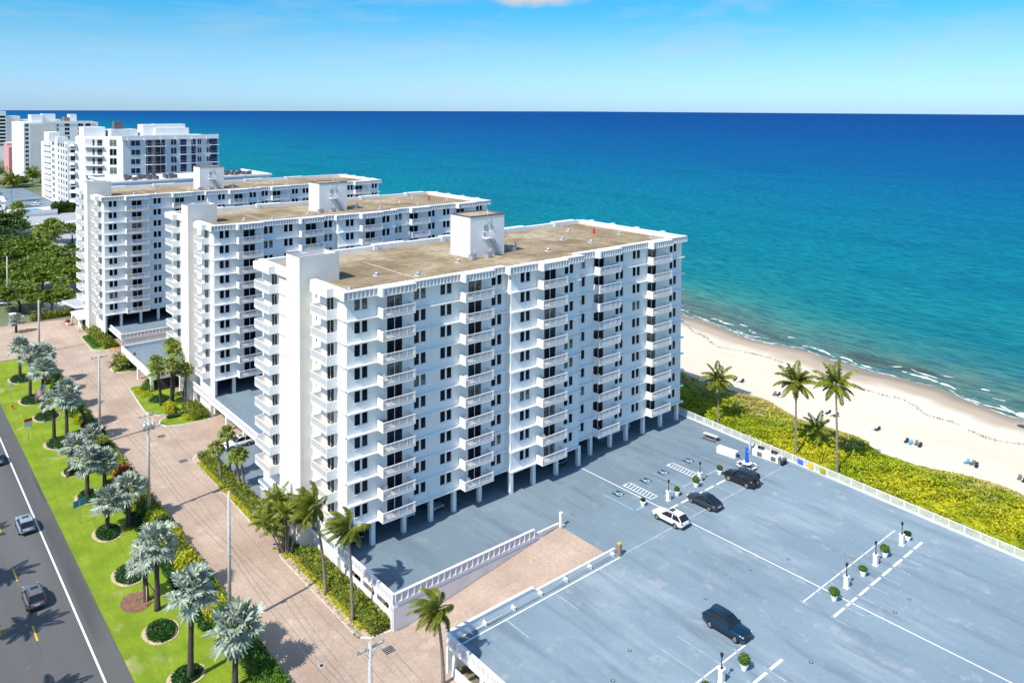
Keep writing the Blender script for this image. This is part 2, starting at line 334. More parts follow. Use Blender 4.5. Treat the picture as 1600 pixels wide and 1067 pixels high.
# ------------------------------------------------------------------ mesh helpers
class MB:
    def __init__(s): s.v = []; s.f = []; s.mi = []; s.ms = []; s.sm = []
    def m(s, name):
        mm = M[name] if isinstance(name, str) else name
        if mm not in s.ms: s.ms.append(mm)
        return s.ms.index(mm)
    def face(s, pts, m, smooth=False):
        i = len(s.v); s.v += [tuple(p) for p in pts]; s.f.append(tuple(range(i, i+len(pts)))); s.mi.append(s.m(m)); s.sm.append(smooth)
    def box(s, x0, x1, y0, y1, z0, z1, m, top=None):
        i = len(s.v); s.v += [(x0, y0, z0), (x1, y0, z0), (x1, y1, z0), (x0, y1, z0), (x0, y0, z1), (x1, y0, z1), (x1, y1, z1), (x0, y1, z1)]
        fs = [(3, 2, 1, 0), (4, 5, 6, 7), (0, 1, 5, 4), (1, 2, 6, 5), (2, 3, 7, 6), (3, 0, 4, 7)]
        k = s.m(m); kt = s.m(top) if top else k
        for q, fc in enumerate(fs): s.f.append(tuple(i+a for a in fc)); s.mi.append(kt if q == 1 else k); s.sm.append(False)
    def prism(s, poly, z0, z1, m, top=None, smooth=False):
        n = len(poly); i = len(s.v); s.v += [(x, y, z0) for x, y in poly]+[(x, y, z1) for x, y in poly]
        k = s.m(m); kt = s.m(top) if top else k
        s.f.append(tuple(i+n-1-a for a in range(n))); s.mi.append(k); s.sm.append(False)
        s.f.append(tuple(i+n+a for a in range(n))); s.mi.append(kt); s.sm.append(False)
        for a in range(n):
            b = (a+1) % n; s.f.append((i+a, i+b, i+n+b, i+n+a)); s.mi.append(k); s.sm.append(smooth)
    def tube(s, pts, rad, m, n=8, cap=True, smooth=True):
        pts = [Vector(p) for p in pts]; rad = rad if isinstance(rad, (list, tuple)) else [rad]*len(pts); k = s.m(m); i0 = len(s.v)
        for a, p in enumerate(pts):
            d = (pts[min(a+1, len(pts)-1)]-pts[max(a-1, 0)]).normalized()
            x = d.cross(Vector((0, 0, 1)))
            if x.length < .01: x = Vector((1, 0, 0))
            x.normalize(); y = d.cross(x)
            for b in range(n):
                t = 2*math.pi*b/n; s.v.append(tuple(p+(x*math.cos(t)+y*math.sin(t))*rad[a]))
        for a in range(len(pts)-1):
            for b in range(n):
                c = (b+1) % n; s.f.append((i0+a*n+b, i0+a*n+c, i0+a*n+n+c, i0+a*n+n+b)); s.mi.append(k); s.sm.append(smooth)
        if cap:
            s.f.append(tuple(i0+b for b in range(n))[::-1]); s.mi.append(k); s.sm.append(False)
            e = i0+(len(pts)-1)*n; s.f.append(tuple(e+b for b in range(n))); s.mi.append(k); s.sm.append(False)
    def mesh(s, name):
        me = bpy.data.meshes.new(name); me.from_pydata(s.v, [], s.f)
        for mm in s.ms: me.materials.append(mm)
        me.polygons.foreach_set('material_index', s.mi); me.polygons.foreach_set('use_smooth', s.sm); me.update(); return me
    def obj(s, name, parent=None, loc=None): return link(name, s.mesh(name), parent, loc)
def link(name, me, parent=None, loc=None, rz=0):
    o = bpy.data.objects.new(name, me); COL.objects.link(o)
    if parent: o.parent = parent
    if loc is not None: o.location = loc
    if rz: o.rotation_euler = (0, 0, rz)
    return o
def thing(name, label, cat, loc=(0, 0, 0), rz=0, group=None):
    o = bpy.data.objects.new(name, None); COL.objects.link(o); o.location = loc; o.rotation_euler = (0, 0, rz)
    o.empty_display_size = .1; return tag(o, label, cat, group)
def tag(o, label, cat, group=None):
    o['label'] = label; o['category'] = cat
    if group: o['group'] = group
    return o
def struct(o): o['kind'] = 'structure'; return o
def quads(name, V, mname, parent=None, extra=None):
    """V: (n,4,3) array of quads -> one mesh object"""
    n = len(V); me = bpy.data.meshes.new(name); me.vertices.add(n*4); me.vertices.foreach_set('co', np.ascontiguousarray(V, dtype=np.float32).ravel())
    me.loops.add(n*4); me.loops.foreach_set('vertex_index', np.arange(n*4, dtype=np.int32))
    me.polygons.add(n); me.polygons.foreach_set('loop_start', np.arange(0, n*4, 4, dtype=np.int32))
    me.materials.append(M[mname] if isinstance(mname, str) else mname); me.update(calc_edges=True); me.validate()
    return me
rng = np.random.default_rng(11)
def leaves(P, size, up=.5, asp=.6):
    """random leaf quads at points P (n,3)"""
    n = len(P); d = rng.normal(size=(n, 3)); d[:, 2] += up*1.5; d /= np.linalg.norm(d, axis=1)[:, None]     # leaf normal
    a = np.cross(d, rng.normal(size=(n, 3))); a /= np.linalg.norm(a, axis=1)[:, None]; b = np.cross(d, a)
    s = size*rng.uniform(.6, 1.3, n)[:, None]
    V = np.stack([P-a*s, P-b*s*asp, P+a*s, P+b*s*asp], 1); return V

def wallface(mb, u0, u1, z0, z1, holes, place, m, depth=.18):
    """wall sheet with real openings. place(u, d, z)->xyz, d = depth into the wall"""
    us = sorted({u0, u1} | {h[0] for h in holes} | {h[1] for h in holes}); zs = sorted({z0, z1} | {h[2] for h in holes} | {h[3] for h in holes})
    us = [u for u in us if u0 <= u <= u1]; zs = [z for z in zs if z0 <= z <= z1]
    for a in range(len(us)-1):
        run = None
        for b in range(len(zs)-1):
            cu, cz = (us[a]+us[a+1])/2, (zs[b]+zs[b+1])/2
            hole = any(h[0] < cu < h[1] and h[2] < cz < h[3] for h in holes)
            if not hole:
                if run is None: run = zs[b]
            if (hole or b == len(zs)-2) and run is not None:
                ze = zs[b] if hole else zs[b+1]
                mb.face([place(us[a], 0, run), place(us[a+1], 0, run), place(us[a+1], 0, ze), place(us[a], 0, ze)], m); run = None
    for (a, b, c, d) in holes:
        mb.face([place(a, 0, c), place(a, depth, c), place(a, depth, d), place(a, 0, d)], m)
        mb.face([place(b, depth, c), place(b, 0, c), place(b, 0, d), place(b, depth, d)], m)
        mb.face([place(a, 0, c), place(b, 0, c), place(b, depth, c), place(a, depth, c)], m)
        mb.face([place(a, depth, d), place(b, depth, d), place(b, 0, d), place(a, 0, d)], m)

# ------------------------------------------------------------------ ground, sea, roads
COAST = [(-400, 150), (0, 168), (49, 171), (75, 174), (107, 175.5), (139, 181), (200, 188), (300, 192), (600, 190), (1000, 215), (2000, 300), (5000, 300), (9000, 200)]
def coast(y):
    x = np.interp(y, [c[0] for c in COAST], [c[1] for c in COAST]); return float(x)+1.2*math.sin(y*.21)+.8*math.sin(y*.083+1)+.4*math.sin(y*.6)
def build_ground():
    mb = MB(); ys = [-400, -200, -100, -40]+list(np.arange(0, 260, 5.))+[260, 300, 350, 400, 500, 650, 800, 1000, 1500, 2500, 4000, 7000]
    rows = []
    for y in ys:
        c = coast(y) if y < 300 else float(np.interp(y, [q[0] for q in COAST], [q[1] for q in COAST]))
        xs = [(-2500, 0), (-60, 0), (4, 0), (100, -.02), (109, -.02), (116, .6), (124, .9), (130, .5), (136, -.15), (146, -.45), (c-16, -.75), (c-7, -1.45), (c, -2.0), (c+12, -3.2), (c+60, -6)]
        rows.append([(x, y, z+(.12*math.sin(x*1.3+y*.5) if 130 < x < c-10 else 0)) for x, z in xs])
    for a in range(len(rows)-1):
        for b in range(len(rows[0])-1):
            mb.face([rows[a][b], rows[a][b+1], rows[a+1][b+1], rows[a+1][b]], 'land' if b < 5 else 'sand', b >= 5)
    o = mb.obj('ground'); struct(o)
    bm = bmesh.new(); bm.from_mesh(o.data); bmesh.ops.remove_doubles(bm, verts=bm.verts, dist=.001); bm.to_mesh(o.data); bm.free()
build_ground()
def build_sea():
    ds = [-4, 0, 2, 5, 10, 20, 40, 80, 150, 300, 600, 1200, 2500, 5000, 9000, 14500]
    ys = [-14000, -8000, -4000, -2000, -1000, -500, -200]+list(np.arange(-100, 320, 4.))+[340, 400, 500, 700, 1000, 1500, 2500, 4000, 7000, 10000, 14500]
    V = []; F = []; A = []
    for y in ys:
        c = coast(y) if y < 330 else float(np.interp(y, [q[0] for q in COAST], [q[1] for q in COAST]))
        for d in ds: V.append((c+d, y, -2.0-(.0 if d > -3 else -.02))); A.append(d)
    n = len(ds)
    for a in range(len(ys)-1):
        for b in range(n-1): F.append((a*n+b, a*n+b+1, a*n+n+b+1, a*n+n+b))
    me = bpy.data.meshes.new('sea'); me.from_pydata(V, [], F); me.materials.append(M['sea'])
    at = me.attributes.new('shore', 'FLOAT', 'POINT'); at.data.foreach_set('value', A); me.update()
    struct(link('sea', me))
build_sea()
def foam(y0, y1, off, w, seed, wob=.8):
    rg = random.Random(seed); L_ = MB(); ys = np.arange(y0, y1, .35); a = []
    ph = rg.uniform(0, 6)
    for y in ys:
        t = (y-y0)/(y1-y0); ww = w*math.sin(math.pi*min(max(t, .02), .98))**.5*(.55+.45*math.sin(y*1.9+ph)*math.sin(y*.83+ph)+rg.uniform(-.15, .15))
        x = coast(y)+off+wob*math.sin(y*.33+ph)+.25*math.sin(y*1.1); a.append((x-ww/2, x+ww/2, y))
    for p, q in zip(a, a[1:]):
        L_.face([(p[0], p[2], -1.95), (p[1], p[2], -1.95), (q[1], q[2], -1.95), (q[0], q[2], -1.95)], 'foam')
    return L_
fm = MB()
for i, (a, b, o_, w_) in enumerate([(137, 142, 3, .8), (128, 134, 1, .9), (121, 129.5, 3.5, 1.1), (118, 121, 7, 1.2), (107, 121, .2, .5), (113, 116, 6, .9), (104, 106, 7.5, .9), (100, 110, 0, .5), (90, 99.5, 2.2, 1.3), (84, 89.5, 2.6, 1.2), (80.5, 83.5, 3, 1.), (76.5, 79, 7, .9), (63, 75.5, 3.5, 1.7), (68, 75, 6.5, .9), (66, 69, 9.5, .8), (62, 74, .2, .7), (58, 60, 9, .9), (54, 56.5, 6, .7), (44, 54, 3, 1.5), (37, 46, 5.5, 1.6), (20, 43, 0, .8), (30, 36, 4, 1.4), (-20, 25, 3, 1.2), (-40, 160, .1, .45), (90, 150, -1.6, .3), (20, 80, -1.8, .35), (50, 60, 1.5, .8), (108, 118, 2.5, .7), (145, 190, 2, .8), (160, 180, 5, .8)]):
    f1 = foam(a, b, o_, w_, i)
    k = len(fm.v); fm.m('foam'); fm.v += f1.v; fm.f += [tuple(k+q for q in fc) for fc in f1.f]; fm.mi += f1.mi; fm.sm += f1.sm
fo_ = fm.obj('surf_foam'); fo_['kind'] = 'stuff'; fo_['label'] = 'broken white foam of small waves along the waterline'; fo_['category'] = 'sea foam'
# seaweed line on the sand
P = []
for y in np.arange(20, 150, .05):
    dens = .95 if 100 < y < 122 else .5
    if random.random() < dens:
        x = coast(y)-15.2-max(0, 104-y)*.05+max(0, y-108)*.25+.5*math.sin(y*.5)+random.gauss(0, .25 if dens < .6 else .5)-(3 if 112 < y < 134 else 0)*0
        P.append((x, y, np.interp(x, [146, coast(y)-16, coast(y)-7], [-.45, -.75, -1.45])+.09+(.12*math.sin(x*1.3+y*.5) if x < coast(y)-10 else 0)+.03))
V = leaves(np.array(P), .13, up=3.)
wd = link('seaweed', quads('seaweed', V, mat('dry_seaweed', (.075, .05, .03), .9, .3, 2.))); wd['kind'] = 'stuff'; wd['label'] = 'dark line of dried seaweed along the upper beach'; wd['category'] = 'seaweed'

def sheet(name, poly, z, m):
    mb = MB(); mb.face([(x, y, z) for x, y in poly], m); return struct(mb.obj(name))
sheet('road', [(-2, -60), (20, -60), (20, 172), (20.6, 185), (22.4, 197), (22.6, 204), (22.6, 236), (20, 250), (20, 700), (-2, 700)], .02, 'asphalt')
sheet('lawn', [(20, -40), (30.4, -40), (30.4, 203), (23, 203), (22.4, 197), (20.6, 185), (20, 172)], .05, 'grass')
sheet('verge', [(-30, -60), (-2, -60), (-2, 700), (-30, 700)], .03, 'grass')
mk = MB()
mk.face([(17.70, -60, .028), (17.90, -60, .028), (17.90, 172, .028), (17.70, 172, .028)], 'trim')
pts = [(17.8, 172), (18.6, 184), (20.6, 195), (22.0, 204)]
for p, q in zip(pts, pts[1:]): mk.face([(p[0]-.1, p[1], .028), (p[0]+.1, p[1], .028), (q[0]+.1, q[1], .028), (q[0]-.1, q[1], .028)], 'trim')
for k in range(-2, 16):
    y = 94+13.6*k; mk.face([(13.65, y, .028), (13.82, y, .028), (13.82, y+3.1, .028), (13.65, y+3.1, .028)], 'yellow')
mk.face([(3.4, -60, .028), (3.6, -60, .028), (3.6, 600, .028), (3.4, 600, .028)], 'trim')
struct(mk.obj('road_markings'))
sheet('driveway', [(31.6, 20), (45.6, 20), (45.6, 62.5), (46, 62.5), (46, 70.8), (43.9, 70.8), (43.9, 94), (42.0, 100), (60, 100), (60, 198), (50, 198), (50, 232), (31.2, 236), (22.6, 236), (22.6, 204), (31.2, 204)], .03, 'paver')
sheet('parking_lane', [(43.6, 101), (60, 101), (60, 130.4), (43.6, 128.6)], .045, 'deck')
kb = MB(); kb.box(31.3, 31.6, 20, 203, 0, .14, 'pale'); struct(kb.obj('driveway_kerb'))
sheet('far_lot', [(60, 492), (88, 492), (88, 640), (56, 640), (58, 560)], .03, 'deck')
sheet('far_lawn', [(60, 641), (150, 641), (150, 700), (30, 700), (30, 650)], .04, 'land')
sheet('far_paving', [(38, 238), (110, 238), (110, 492), (60, 492), (46, 300)], .02, 'conc')

# manholes, drains on driveway / deck
def flat(name, label, cat, x0, x1, y0, y1, z, m='black', group=None):
    mb = MB(); mb.box(x0, x1, y0, y1, z, z+.035, m)
    for k in range(4):
        yy = y0+(y1-y0)*(k+.5)/4; mb.box(x0+.04, x1-.04, yy-.03, yy+.03, z+.035, z+.05, 'conc')
    return tag(mb.obj(name), label, cat, group)
flat('drain_grate', 'dark square drain grate at the foot of the paved ramp', 'drain', 41.1, 42.2, 68.4, 69.4, .03)
flat('drain_grate', 'dark drain grate beside the kerb of the three palm hedge', 'drain', 38.6, 39.7, 127.2, 128.2, .03)
flat('drain_grate', 'dark drain grate below the rounded lawn island', 'drain', 38.7, 39.8, 139.3, 140.3, .03)
mh = MB(); mh.tube([(35.2, 71.3, .02), (35.2, 71.3, .05)], .38, 'conc', 16); mh.tube([(35.2, 71.3, .05), (35.2, 71.3, .06)], .2, 'black', 12)
tag(mh.obj('manhole_cover'), 'round grey manhole cover in the pink paving near the bottom of the photo', 'manhole cover')

# ------------------------------------------------------------------ parking decks
DZ = 3.1
def build_decks():
    mb = MB(); T = DZ; B0 = DZ-.45
    def slab(poly): mb.prism(poly, B0, T, 'trim', 'deck')
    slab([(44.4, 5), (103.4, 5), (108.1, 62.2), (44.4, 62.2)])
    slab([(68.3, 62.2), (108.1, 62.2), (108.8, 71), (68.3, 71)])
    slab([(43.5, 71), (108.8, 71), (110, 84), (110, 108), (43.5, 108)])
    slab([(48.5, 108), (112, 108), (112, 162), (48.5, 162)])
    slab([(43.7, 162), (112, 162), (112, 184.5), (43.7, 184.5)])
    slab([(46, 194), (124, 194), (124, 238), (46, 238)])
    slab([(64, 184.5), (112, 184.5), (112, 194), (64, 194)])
    o = struct(mb.obj('parking_deck'))
    # ramps
    rb = MB()
    for (x0, x1, y0, y1) in ((45.5, 68.3, 62.3, 70.9), (46.5, 64, 184.6, 193.9)):
        rb.face([(x0, y0, .034), (x1, y0, T+.004), (x1, y1, T+.004), (x0, y1, .034)], 'paver')
    struct(rb.obj('ramp'))
build_decks()
def deckwall(name, label, pts, out, z0, z1, ribs=True, cap=True, under=None, group=None, posts=True):
    """ribbed parapet running through axis-aligned pts; out=+1/-1 side of the ribs"""
    t = thing(name, label, 'wall', (pts[0][0], pts[0][1], z0), 0, group); ox, oy = pts[0]
    pn = MB(); fn = MB()
    for (a, b), (c, d) in zip(pts, pts[1:]):
        ln_ = math.hypot(c-a, d-b); ux, uy = (c-a)/ln_, (d-b)/ln_; nx, ny = -uy*out, ux*out
        def P_(u, w_, z): return (a+ux*u+nx*w_-ox, b+uy*u+ny*w_-oy, z-z0)
        def bx(u0, u1, w0, w1, za, zb, m, tgt):
            c8 = [P_(u0, w0, za), P_(u1, w0, za), P_(u1, w1, za), P_(u0, w1, za), P_(u0, w0, zb), P_(u1, w0, zb), P_(u1, w1, zb), P_(u0, w1, zb)]
            for fc in ((3, 2, 1, 0), (4, 5, 6, 7), (0, 1, 5, 4), (1, 2, 6, 5), (2, 3, 7, 6), (3, 0, 4, 7)): tgt.face([c8[q] for q in fc], m)
        bx(0, ln_, -.10, .06, z0, z1-.10, 'panel' if ribs else 'wall', pn)
        bx(-.03, ln_+.03, -.14, .17, z1-.10, z1, 'trim', fn)
        if ribs:
            bx(0, ln_, .06, .13, z0, z0+.14, 'trim', fn)
            n = max(2, int(ln_/.78))
            for k in range(n+1):
                u = ln_*k/n; bx(u-.06, u+.06, .06, .16, z0+.14, z1-.10, 'trim', fn)
    pn.obj('panel', t); fn.obj('rib_frame', t); return t
deckwall('parapet_wall', 'ribbed white parapet along the street edge of the near tower deck', [(43.5, 84.2), (43.5, 71)], -1, DZ+.004, DZ+1.1)
deckwall('parapet_wall', 'ribbed mauve parapet on the upper side of the paved ramp', [(43.7, 71), (63.9, 71)], -1, DZ+.004, DZ+1.1)
deckwall('parapet_wall', 'ribbed white parapet on the street side of the large open car park', [(44.4, 62.0), (44.4, 5)], -1, DZ+.004, DZ+1.1)
deckwall('parapet_wall', 'long white parapet on the street side of the middle building deck', [(48.5, 162), (48.5, 108.5)], -1, DZ+.004, DZ+1.1)
deckwall('parapet_wall', 'ribbed parapet on the south edge of the farthest twin tower deck', [(46.2, 194), (64, 194)], -1, DZ+.004, DZ+1.1)
deckwall('parapet_wall', 'white parapet on the street side of the farthest twin tower deck', [(46, 204), (46, 194.1)], -1, DZ+.004, DZ+1.1)
deckwall('parapet_wall', 'white parapet round the small open deck between middle and far twin towers', [(64, 184.4), (43.7, 184.4), (43.7, 162.2), (48.4, 162.2)], 1, DZ+.004, DZ+1.1, ribs=False)
# walls of the ramp cuttings and under-deck faces
low_wall = 1
def plainwall(name, label, boxes, m='wall'):
    x, y = boxes[0][0], boxes[0][2]; t = MB()
    for b in boxes: t.box(b[0]-x, b[1]-x, b[2]-y, b[3]-y, b[4], b[5], m)
    return tag(t.obj(name, None, (x, y, 0)), label, 'wall')
plainwall('retaining_wall', 'pale lilac retaining wall beneath the ribbed parapet of the near ramp', [(43.5, 68.0, 70.95, 71.25, 0, DZ-.46), (63.9, 68.3, 70.95, 71.25, DZ+.004, DZ+.35)], 'pale')
rw = thing('retaining_wall', 'white wall with a pipe rail between the ramp and open car park', 'wall', (44.4, 62.2, 0))
t = MB(); t.box(0, 24.6, -.02, .2, 0, DZ-.46, 'wall'); t.box(0, 11.5, -.05, .2, DZ+.004, DZ+1.05, 'wall'); t.box(11.5, 24.8, -.05, .2, DZ+.004, DZ+.62, 'wall'); t.box(-.1, 24.9, -.12, .26, DZ+1.05, DZ+1.13, 'trim') if 0 else t.box(-.1, 11.6, -.1, .25, DZ+1.05, DZ+1.13, 'trim')
t.obj('wall_face', rw)
t = MB(); t.tube([(.3, -.5, DZ+.35), (24.3, -.5, DZ+.35)], .05, 'metal', 6)
for k in range(7): t.box(.6+3.9*k, .75+3.9*k, -.55, -.05, DZ+.02, DZ+.45, 'trim')
t.obj('pipe_rail', rw)
t = MB(); t.box(-.1, .22, -.3, .3, DZ, DZ+1.35, 'bronze'); t.box(-.12, .24, -.2, .2, DZ+1.35, DZ+1.5, 'yellow'); t.obj('yellow_end_post', rw).location = (24.8, -.6, 0)
def endpost():
    t = MB(); t.box(-.16, .16, -.16, .16, 0, 1.75, 'wall'); t.box(-.2, .2, -.2, .2, 1.75, 1.85, 'trim'); t.box(-.3, .3, -.5, -.2, 0, .4, 'conc')
    tag(t.obj('end_post', None, (68.3, 70.7, DZ)), 'tall white end post where the paved ramp meets the deck', 'post')
endpost()
plainwall('garage_wall', 'recessed wall of the lower garage under the near tower deck, coloured dark as shade', [(46.5, 46.8, 71.3, 107, 0, DZ-.46)], 'dark')  # set-back walls painted near-black so the openings look unlit
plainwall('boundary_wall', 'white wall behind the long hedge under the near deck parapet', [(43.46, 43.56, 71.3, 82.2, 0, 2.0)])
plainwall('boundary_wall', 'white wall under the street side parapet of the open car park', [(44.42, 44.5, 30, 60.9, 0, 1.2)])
plainwall('garage_wall', 'recessed wall under the open car park deck, coloured dark as shade', [(47.4, 47.7, 5, 61.9, 0, DZ-.46)], 'dark')
plainwall('garage_wall', 'recessed wall under the middle tower deck, coloured dark as shade', [(60.5, 60.8, 108, 162, 0, DZ-.46), (47.6, 47.9, 162.4, 184.2, 0, DZ-.46)], 'dark')
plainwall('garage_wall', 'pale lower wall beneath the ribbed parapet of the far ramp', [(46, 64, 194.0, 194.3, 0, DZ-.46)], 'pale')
plainwall('garage_wall', 'recessed wall under the farthest twin tower deck, coloured dark as shade', [(49, 49.3, 194.4, 236, 0, DZ-.46)], 'dark')
def pillars(name, label, pts, z0, z1, r=.28, m='wall'):
    i = 0
    for (x, y), lb in pts:
        t = MB(); t.box(-r, r, -r, r, z0, z1, m); t.box(-r-.06, r+.06, -r-.06, r+.06, z0, z0+.12, m); tag(t.obj(name, None, (x, y, 0)), lb, 'pillar', label)
names = ['nearest the ramp corner', 'second from the ramp corner', 'third from the ramp corner', 'beside the tall coconut palms', 'fifth from the ramp corner']
pillars('deck_pillar', 'pillars under the near deck edge', [((43.85, 71.8+3.1*k), 'white pillar under the near deck parapet, '+names[k]) for k in range(5)], 0, DZ-.46)
pillars('deck_pillar', 'pillars under the middle deck edge', [((48.9, y), 'white pillar under the middle deck parapet, '+n_) for y, n_ in ((116, 'behind the white parked car'), (127, 'just past the white parked car'), (135, 'at the garage entrance'), (143, 'beside the clipped hedge'), (152, 'by the palm cluster'), (160.5, 'nearest the small open deck'))], 0, DZ-.46)
pillars('deck_pillar', 'pillars under the car park edge', [((44.8, 61.3-4.5*k), 'white pillar under the open car park edge, '+n_) for k, n_ in enumerate(('at the ramp corner', 'second from the ramp corner', 'third from the ramp corner'))], 0, DZ-.46)
pillars('deck_pillar', 'pillars under the small deck', [((44.1, y), 'white pillar under the small open deck, '+n_) for y, n_ in ((163.2, 'near end'), (172.5, 'middle'), (182, 'far end'))], 0, DZ-.46)

# painted lines on the deck
def deck_marks():
    z = DZ+.006; mb = MB()
    lt = mat('faint_line_paint', (.40, .45, .48), .7, .25, 1.5); ac = mat('access_blue_paint', (.02, .085, .13), .7, .1, 1.); cy = mat('cyan_line_paint', (.30, .50, .58), .7, .1, 1.)
    def r(x0, x1, y0, y1, m='trim', dz=0): mb.face([(x0, y0, z+dz), (x1, y0, z+dz), (x1, y1, z+dz), (x0, y1, z+dz)], m)
    def seg(p, q, w, m='trim', dz=0):
        a, b = Vector(p), Vector(q); n = (b-a).normalized(); n = Vector((-n.y, n.x))*w/2
        mb.face([(*(a-n), z+dz), (*(b-n), z+dz), (*(b+n), z+dz), (*(a+n), z+dz)], m)
    r(81.9, 82.05, 8, 80.3)                       # long line
    r(69, 81.9, 61.35, 61.47, lt); r(82.05, 105.6, 61.35, 61.47, lt)
    r(45.6, 69, 61.15, 61.3, 'trim')
    for x in (65.35, 58.2, 51.2): r(x, x+.1, 57.6, 61.15, lt)
    # wheel stop rows
    for k in range(8):
        xa = 78.0+2.84*k; r(xa+.1, xa+2.65, 42.68, 42.82); r(xa-.05, xa+.05, 42.2, 43.05, lt, .004)
        r(xa+.25, xa+2.5, 39.22, 39.50); r(xa-.03, xa+.07, 37.3, 39.6, lt, .004)
    for k in range(9):
        xa = 43.58+2.78*k; r(xa+.1, xa+2.6, 42.82, 42.98); r(xa-.05, xa+.05, 42.3, 43.3, lt, .004)
        r(xa+.25, xa+2.4, 39.28, 39.58); r(xa-.03, xa+.07, 37.6, 40.0, lt, .004)
        if k in (6, 7): r(xa-.03, xa+.05, 43.2, 48.2, lt)
    for k in range(5): xa = 82.2+2.72*k; r(xa+.2, xa+2.2, 64.42, 64.72); r(xa-.25, xa-.17, 61.5, 64.9, lt, .004)
    # accessible bays
    for (xa, xb) in ((82.65, 84.15), (92.45, 93.95)):
        r(xa, xa+.12, 67.8, 73); r(xb-.12, xb, 67.8, 73); r(xa+.12, xb-.12, 67.8, 67.92); r(xa+.12, xb-.12, 72.88, 73)
        for k in range(9):
            yy = 68.3+k*.55; seg((xa+.12, yy), (xb-.12, yy+.25), .11)
    for x in (78.6, 88.35, 98.35): r(x, x+.13, 67.6, 73, ac if x > 79 else cy)
    for x0 in (78.75, 84.6, 88.6, 94.4): r(x0+.2, x0+2.6, 67.15, 67.3, cy)
    for x in (80.4, 86.3, 90.25, 96.3):
        r(x-.72, x+.72, 71.1, 72.5, ac); zz = .004
        # wheelchair symbol
        for a0 in range(10):
            t0 = R_(100+a0*24); t1 = R_(100+(a0+1)*24)
            seg((x+.05+.34*math.cos(t0), 71.62+.34*math.sin(t0)), (x+.05+.34*math.cos(t1), 71.62+.34*math.sin(t1)), .1, 'trim', zz)
        seg((x-.05, 71.7), (x-.05, 72.15), .12, 'trim', zz+.002); seg((x-.05, 71.75), (x+.28, 71.75), .1, 'trim', zz+.004); seg((x+.28, 71.77), (x+.42, 71.38), .1, 'trim', zz+.002)
        mb.tube([(x-.07, 72.3, z+.006), (x-.07, 72.3, z+.012)], .09, 'trim', 10)
    for x in (62.1, 74.4, 87, 99.4): r(x, x+.1, 84, 89.5, lt)
    struct(mb.obj('deck_markings'))
deck_marks()
for i, (x, y, lb) in enumerate([(84.2, 48.1, 'beside the long white line'), (78.8, 49.8, 'left of the long white line'), (70.3, 49.9, 'above the dark teal car'), (57.7, 49.8, 'left of the dark teal car'), (53.4, 48.1, 'nearest the lone palm shadow'), (71.6, 71.9, 'beside the tall end post'), (87.5, 35.5, 'right hand of the pair below the planters'), (84.0, 35.5, 'left hand of the pair below the planters'), (70.0, 37.4, 'in a pale stain near the bottom edge')]):
    t = MB(); t.tube([(0, 0, .004), (0, 0, .02)], .2, 'black', 12); t.tube([(0, 0, .02), (0, 0, .03)], .12, 'conc', 10)
    tag(t.obj('deck_drain', None, (x, y, DZ+.004)), 'small round dark deck drain '+lb, 'drain', 'round drains in the car park deck')

# ------------------------------------------------------------------ apartment slabs
Z0 = 6.4; FH = 2.79; NF = 10; ZR = 34.3; ZP = 35.05
_cache = {}
def cached(key, fn):
    if key not in _cache: _cache[key] = fn()
    return _cache[key]
def me_window(w=1.86, h=1.52):
    mb = MB()      # local: x 0..w, y inward, z 0..h
    f = .06; d0, d1 = .06, .13; mid = w/2
    mb.box(0, w, d0, d1, 0, f, 'trim'); mb.box(0, w, d0, d1, h-f, h, 'trim')
    mb.box(0, f, d0, d1, f, h-f, 'trim'); mb.box(w-f, w, d0, d1, f, h-f, 'trim'); mb.box(mid-.13, mid+.13, d0-.03, d1, f, h-f, 'trim')
    mb.box(f, mid-.13, d1-.03, d1-.01, f, h-f, 'glass'); mb.box(mid+.13, w-f, d1-.03, d1-.01, f, h-f, 'glass')
    mb.box(-.04, w+.04, -.05, .05, -.06, -.002, 'trim')
    return mb.mesh('window')
def me_door(w=2.3, h=2.15):
    mb = MB(); f = .06; d0, d1 = .05, .13; mid = w*.5
    mb.box(0, w, d0, d1, h-f, h, 'trim'); mb.box(0, w, d0, d1, 0, .05, 'trim')
    mb.box(0, f, d0, d1, .05, h-f, 'trim'); mb.box(w-f, w, d0, d1, .05, h-f, 'trim'); mb.box(mid-.04, mid+.04, d0, d1, .05, h-f, 'trim')
    mb.box(f, mid-.04, d1-.03, d1-.01, .05, h-f, 'glass'); mb.box(mid+.04, w-f, d1-.05, d1-.03, .05, h-f, 'glass')
    return mb.mesh('sliding_door')
def me_balcony(w, dep=1.5):
    mb = MB(); mb.box(0, w, -dep, -.002, -.20, 0, 'trim', 'balfloor')
    mb.box(0, .14, -dep, -.002, .003, 1.04, 'wall'); mb.box(w-.14, w, -dep, -.002, .003, 1.04, 'wall')
    return mb.mesh('balcony')
def me_railing(w, dep=1.5, cols=None):
    mb = MB(); y0, y1 = -dep+.01, -dep+.07
    mb.box(.14, w-.14, y0-.03, y1+.02, .99, 1.06, 'rail'); mb.box(.14, w-.14, y0, y1, .08, .14, 'rail')
    for k in range(1, 4): x = w*k/4; mb.box(x-.035, x+.035, y0, y1, 0.002, .99, 'rail')
    n = int((w-.3)/.125)
    for k in range(n):
        x = .2+(w-.4)*k/(n-1); mb.box(x-.022, x+.022, y0+.015, y1-.015, .14, .99, 'rail')
    if cols:
        for k, c in enumerate(cols):
            if c: mb.box(w*k/4+.16, w*(k+1)/4-.06, y1+.01, y1+.03, .16, .94, c)
    return mb.mesh('railing')
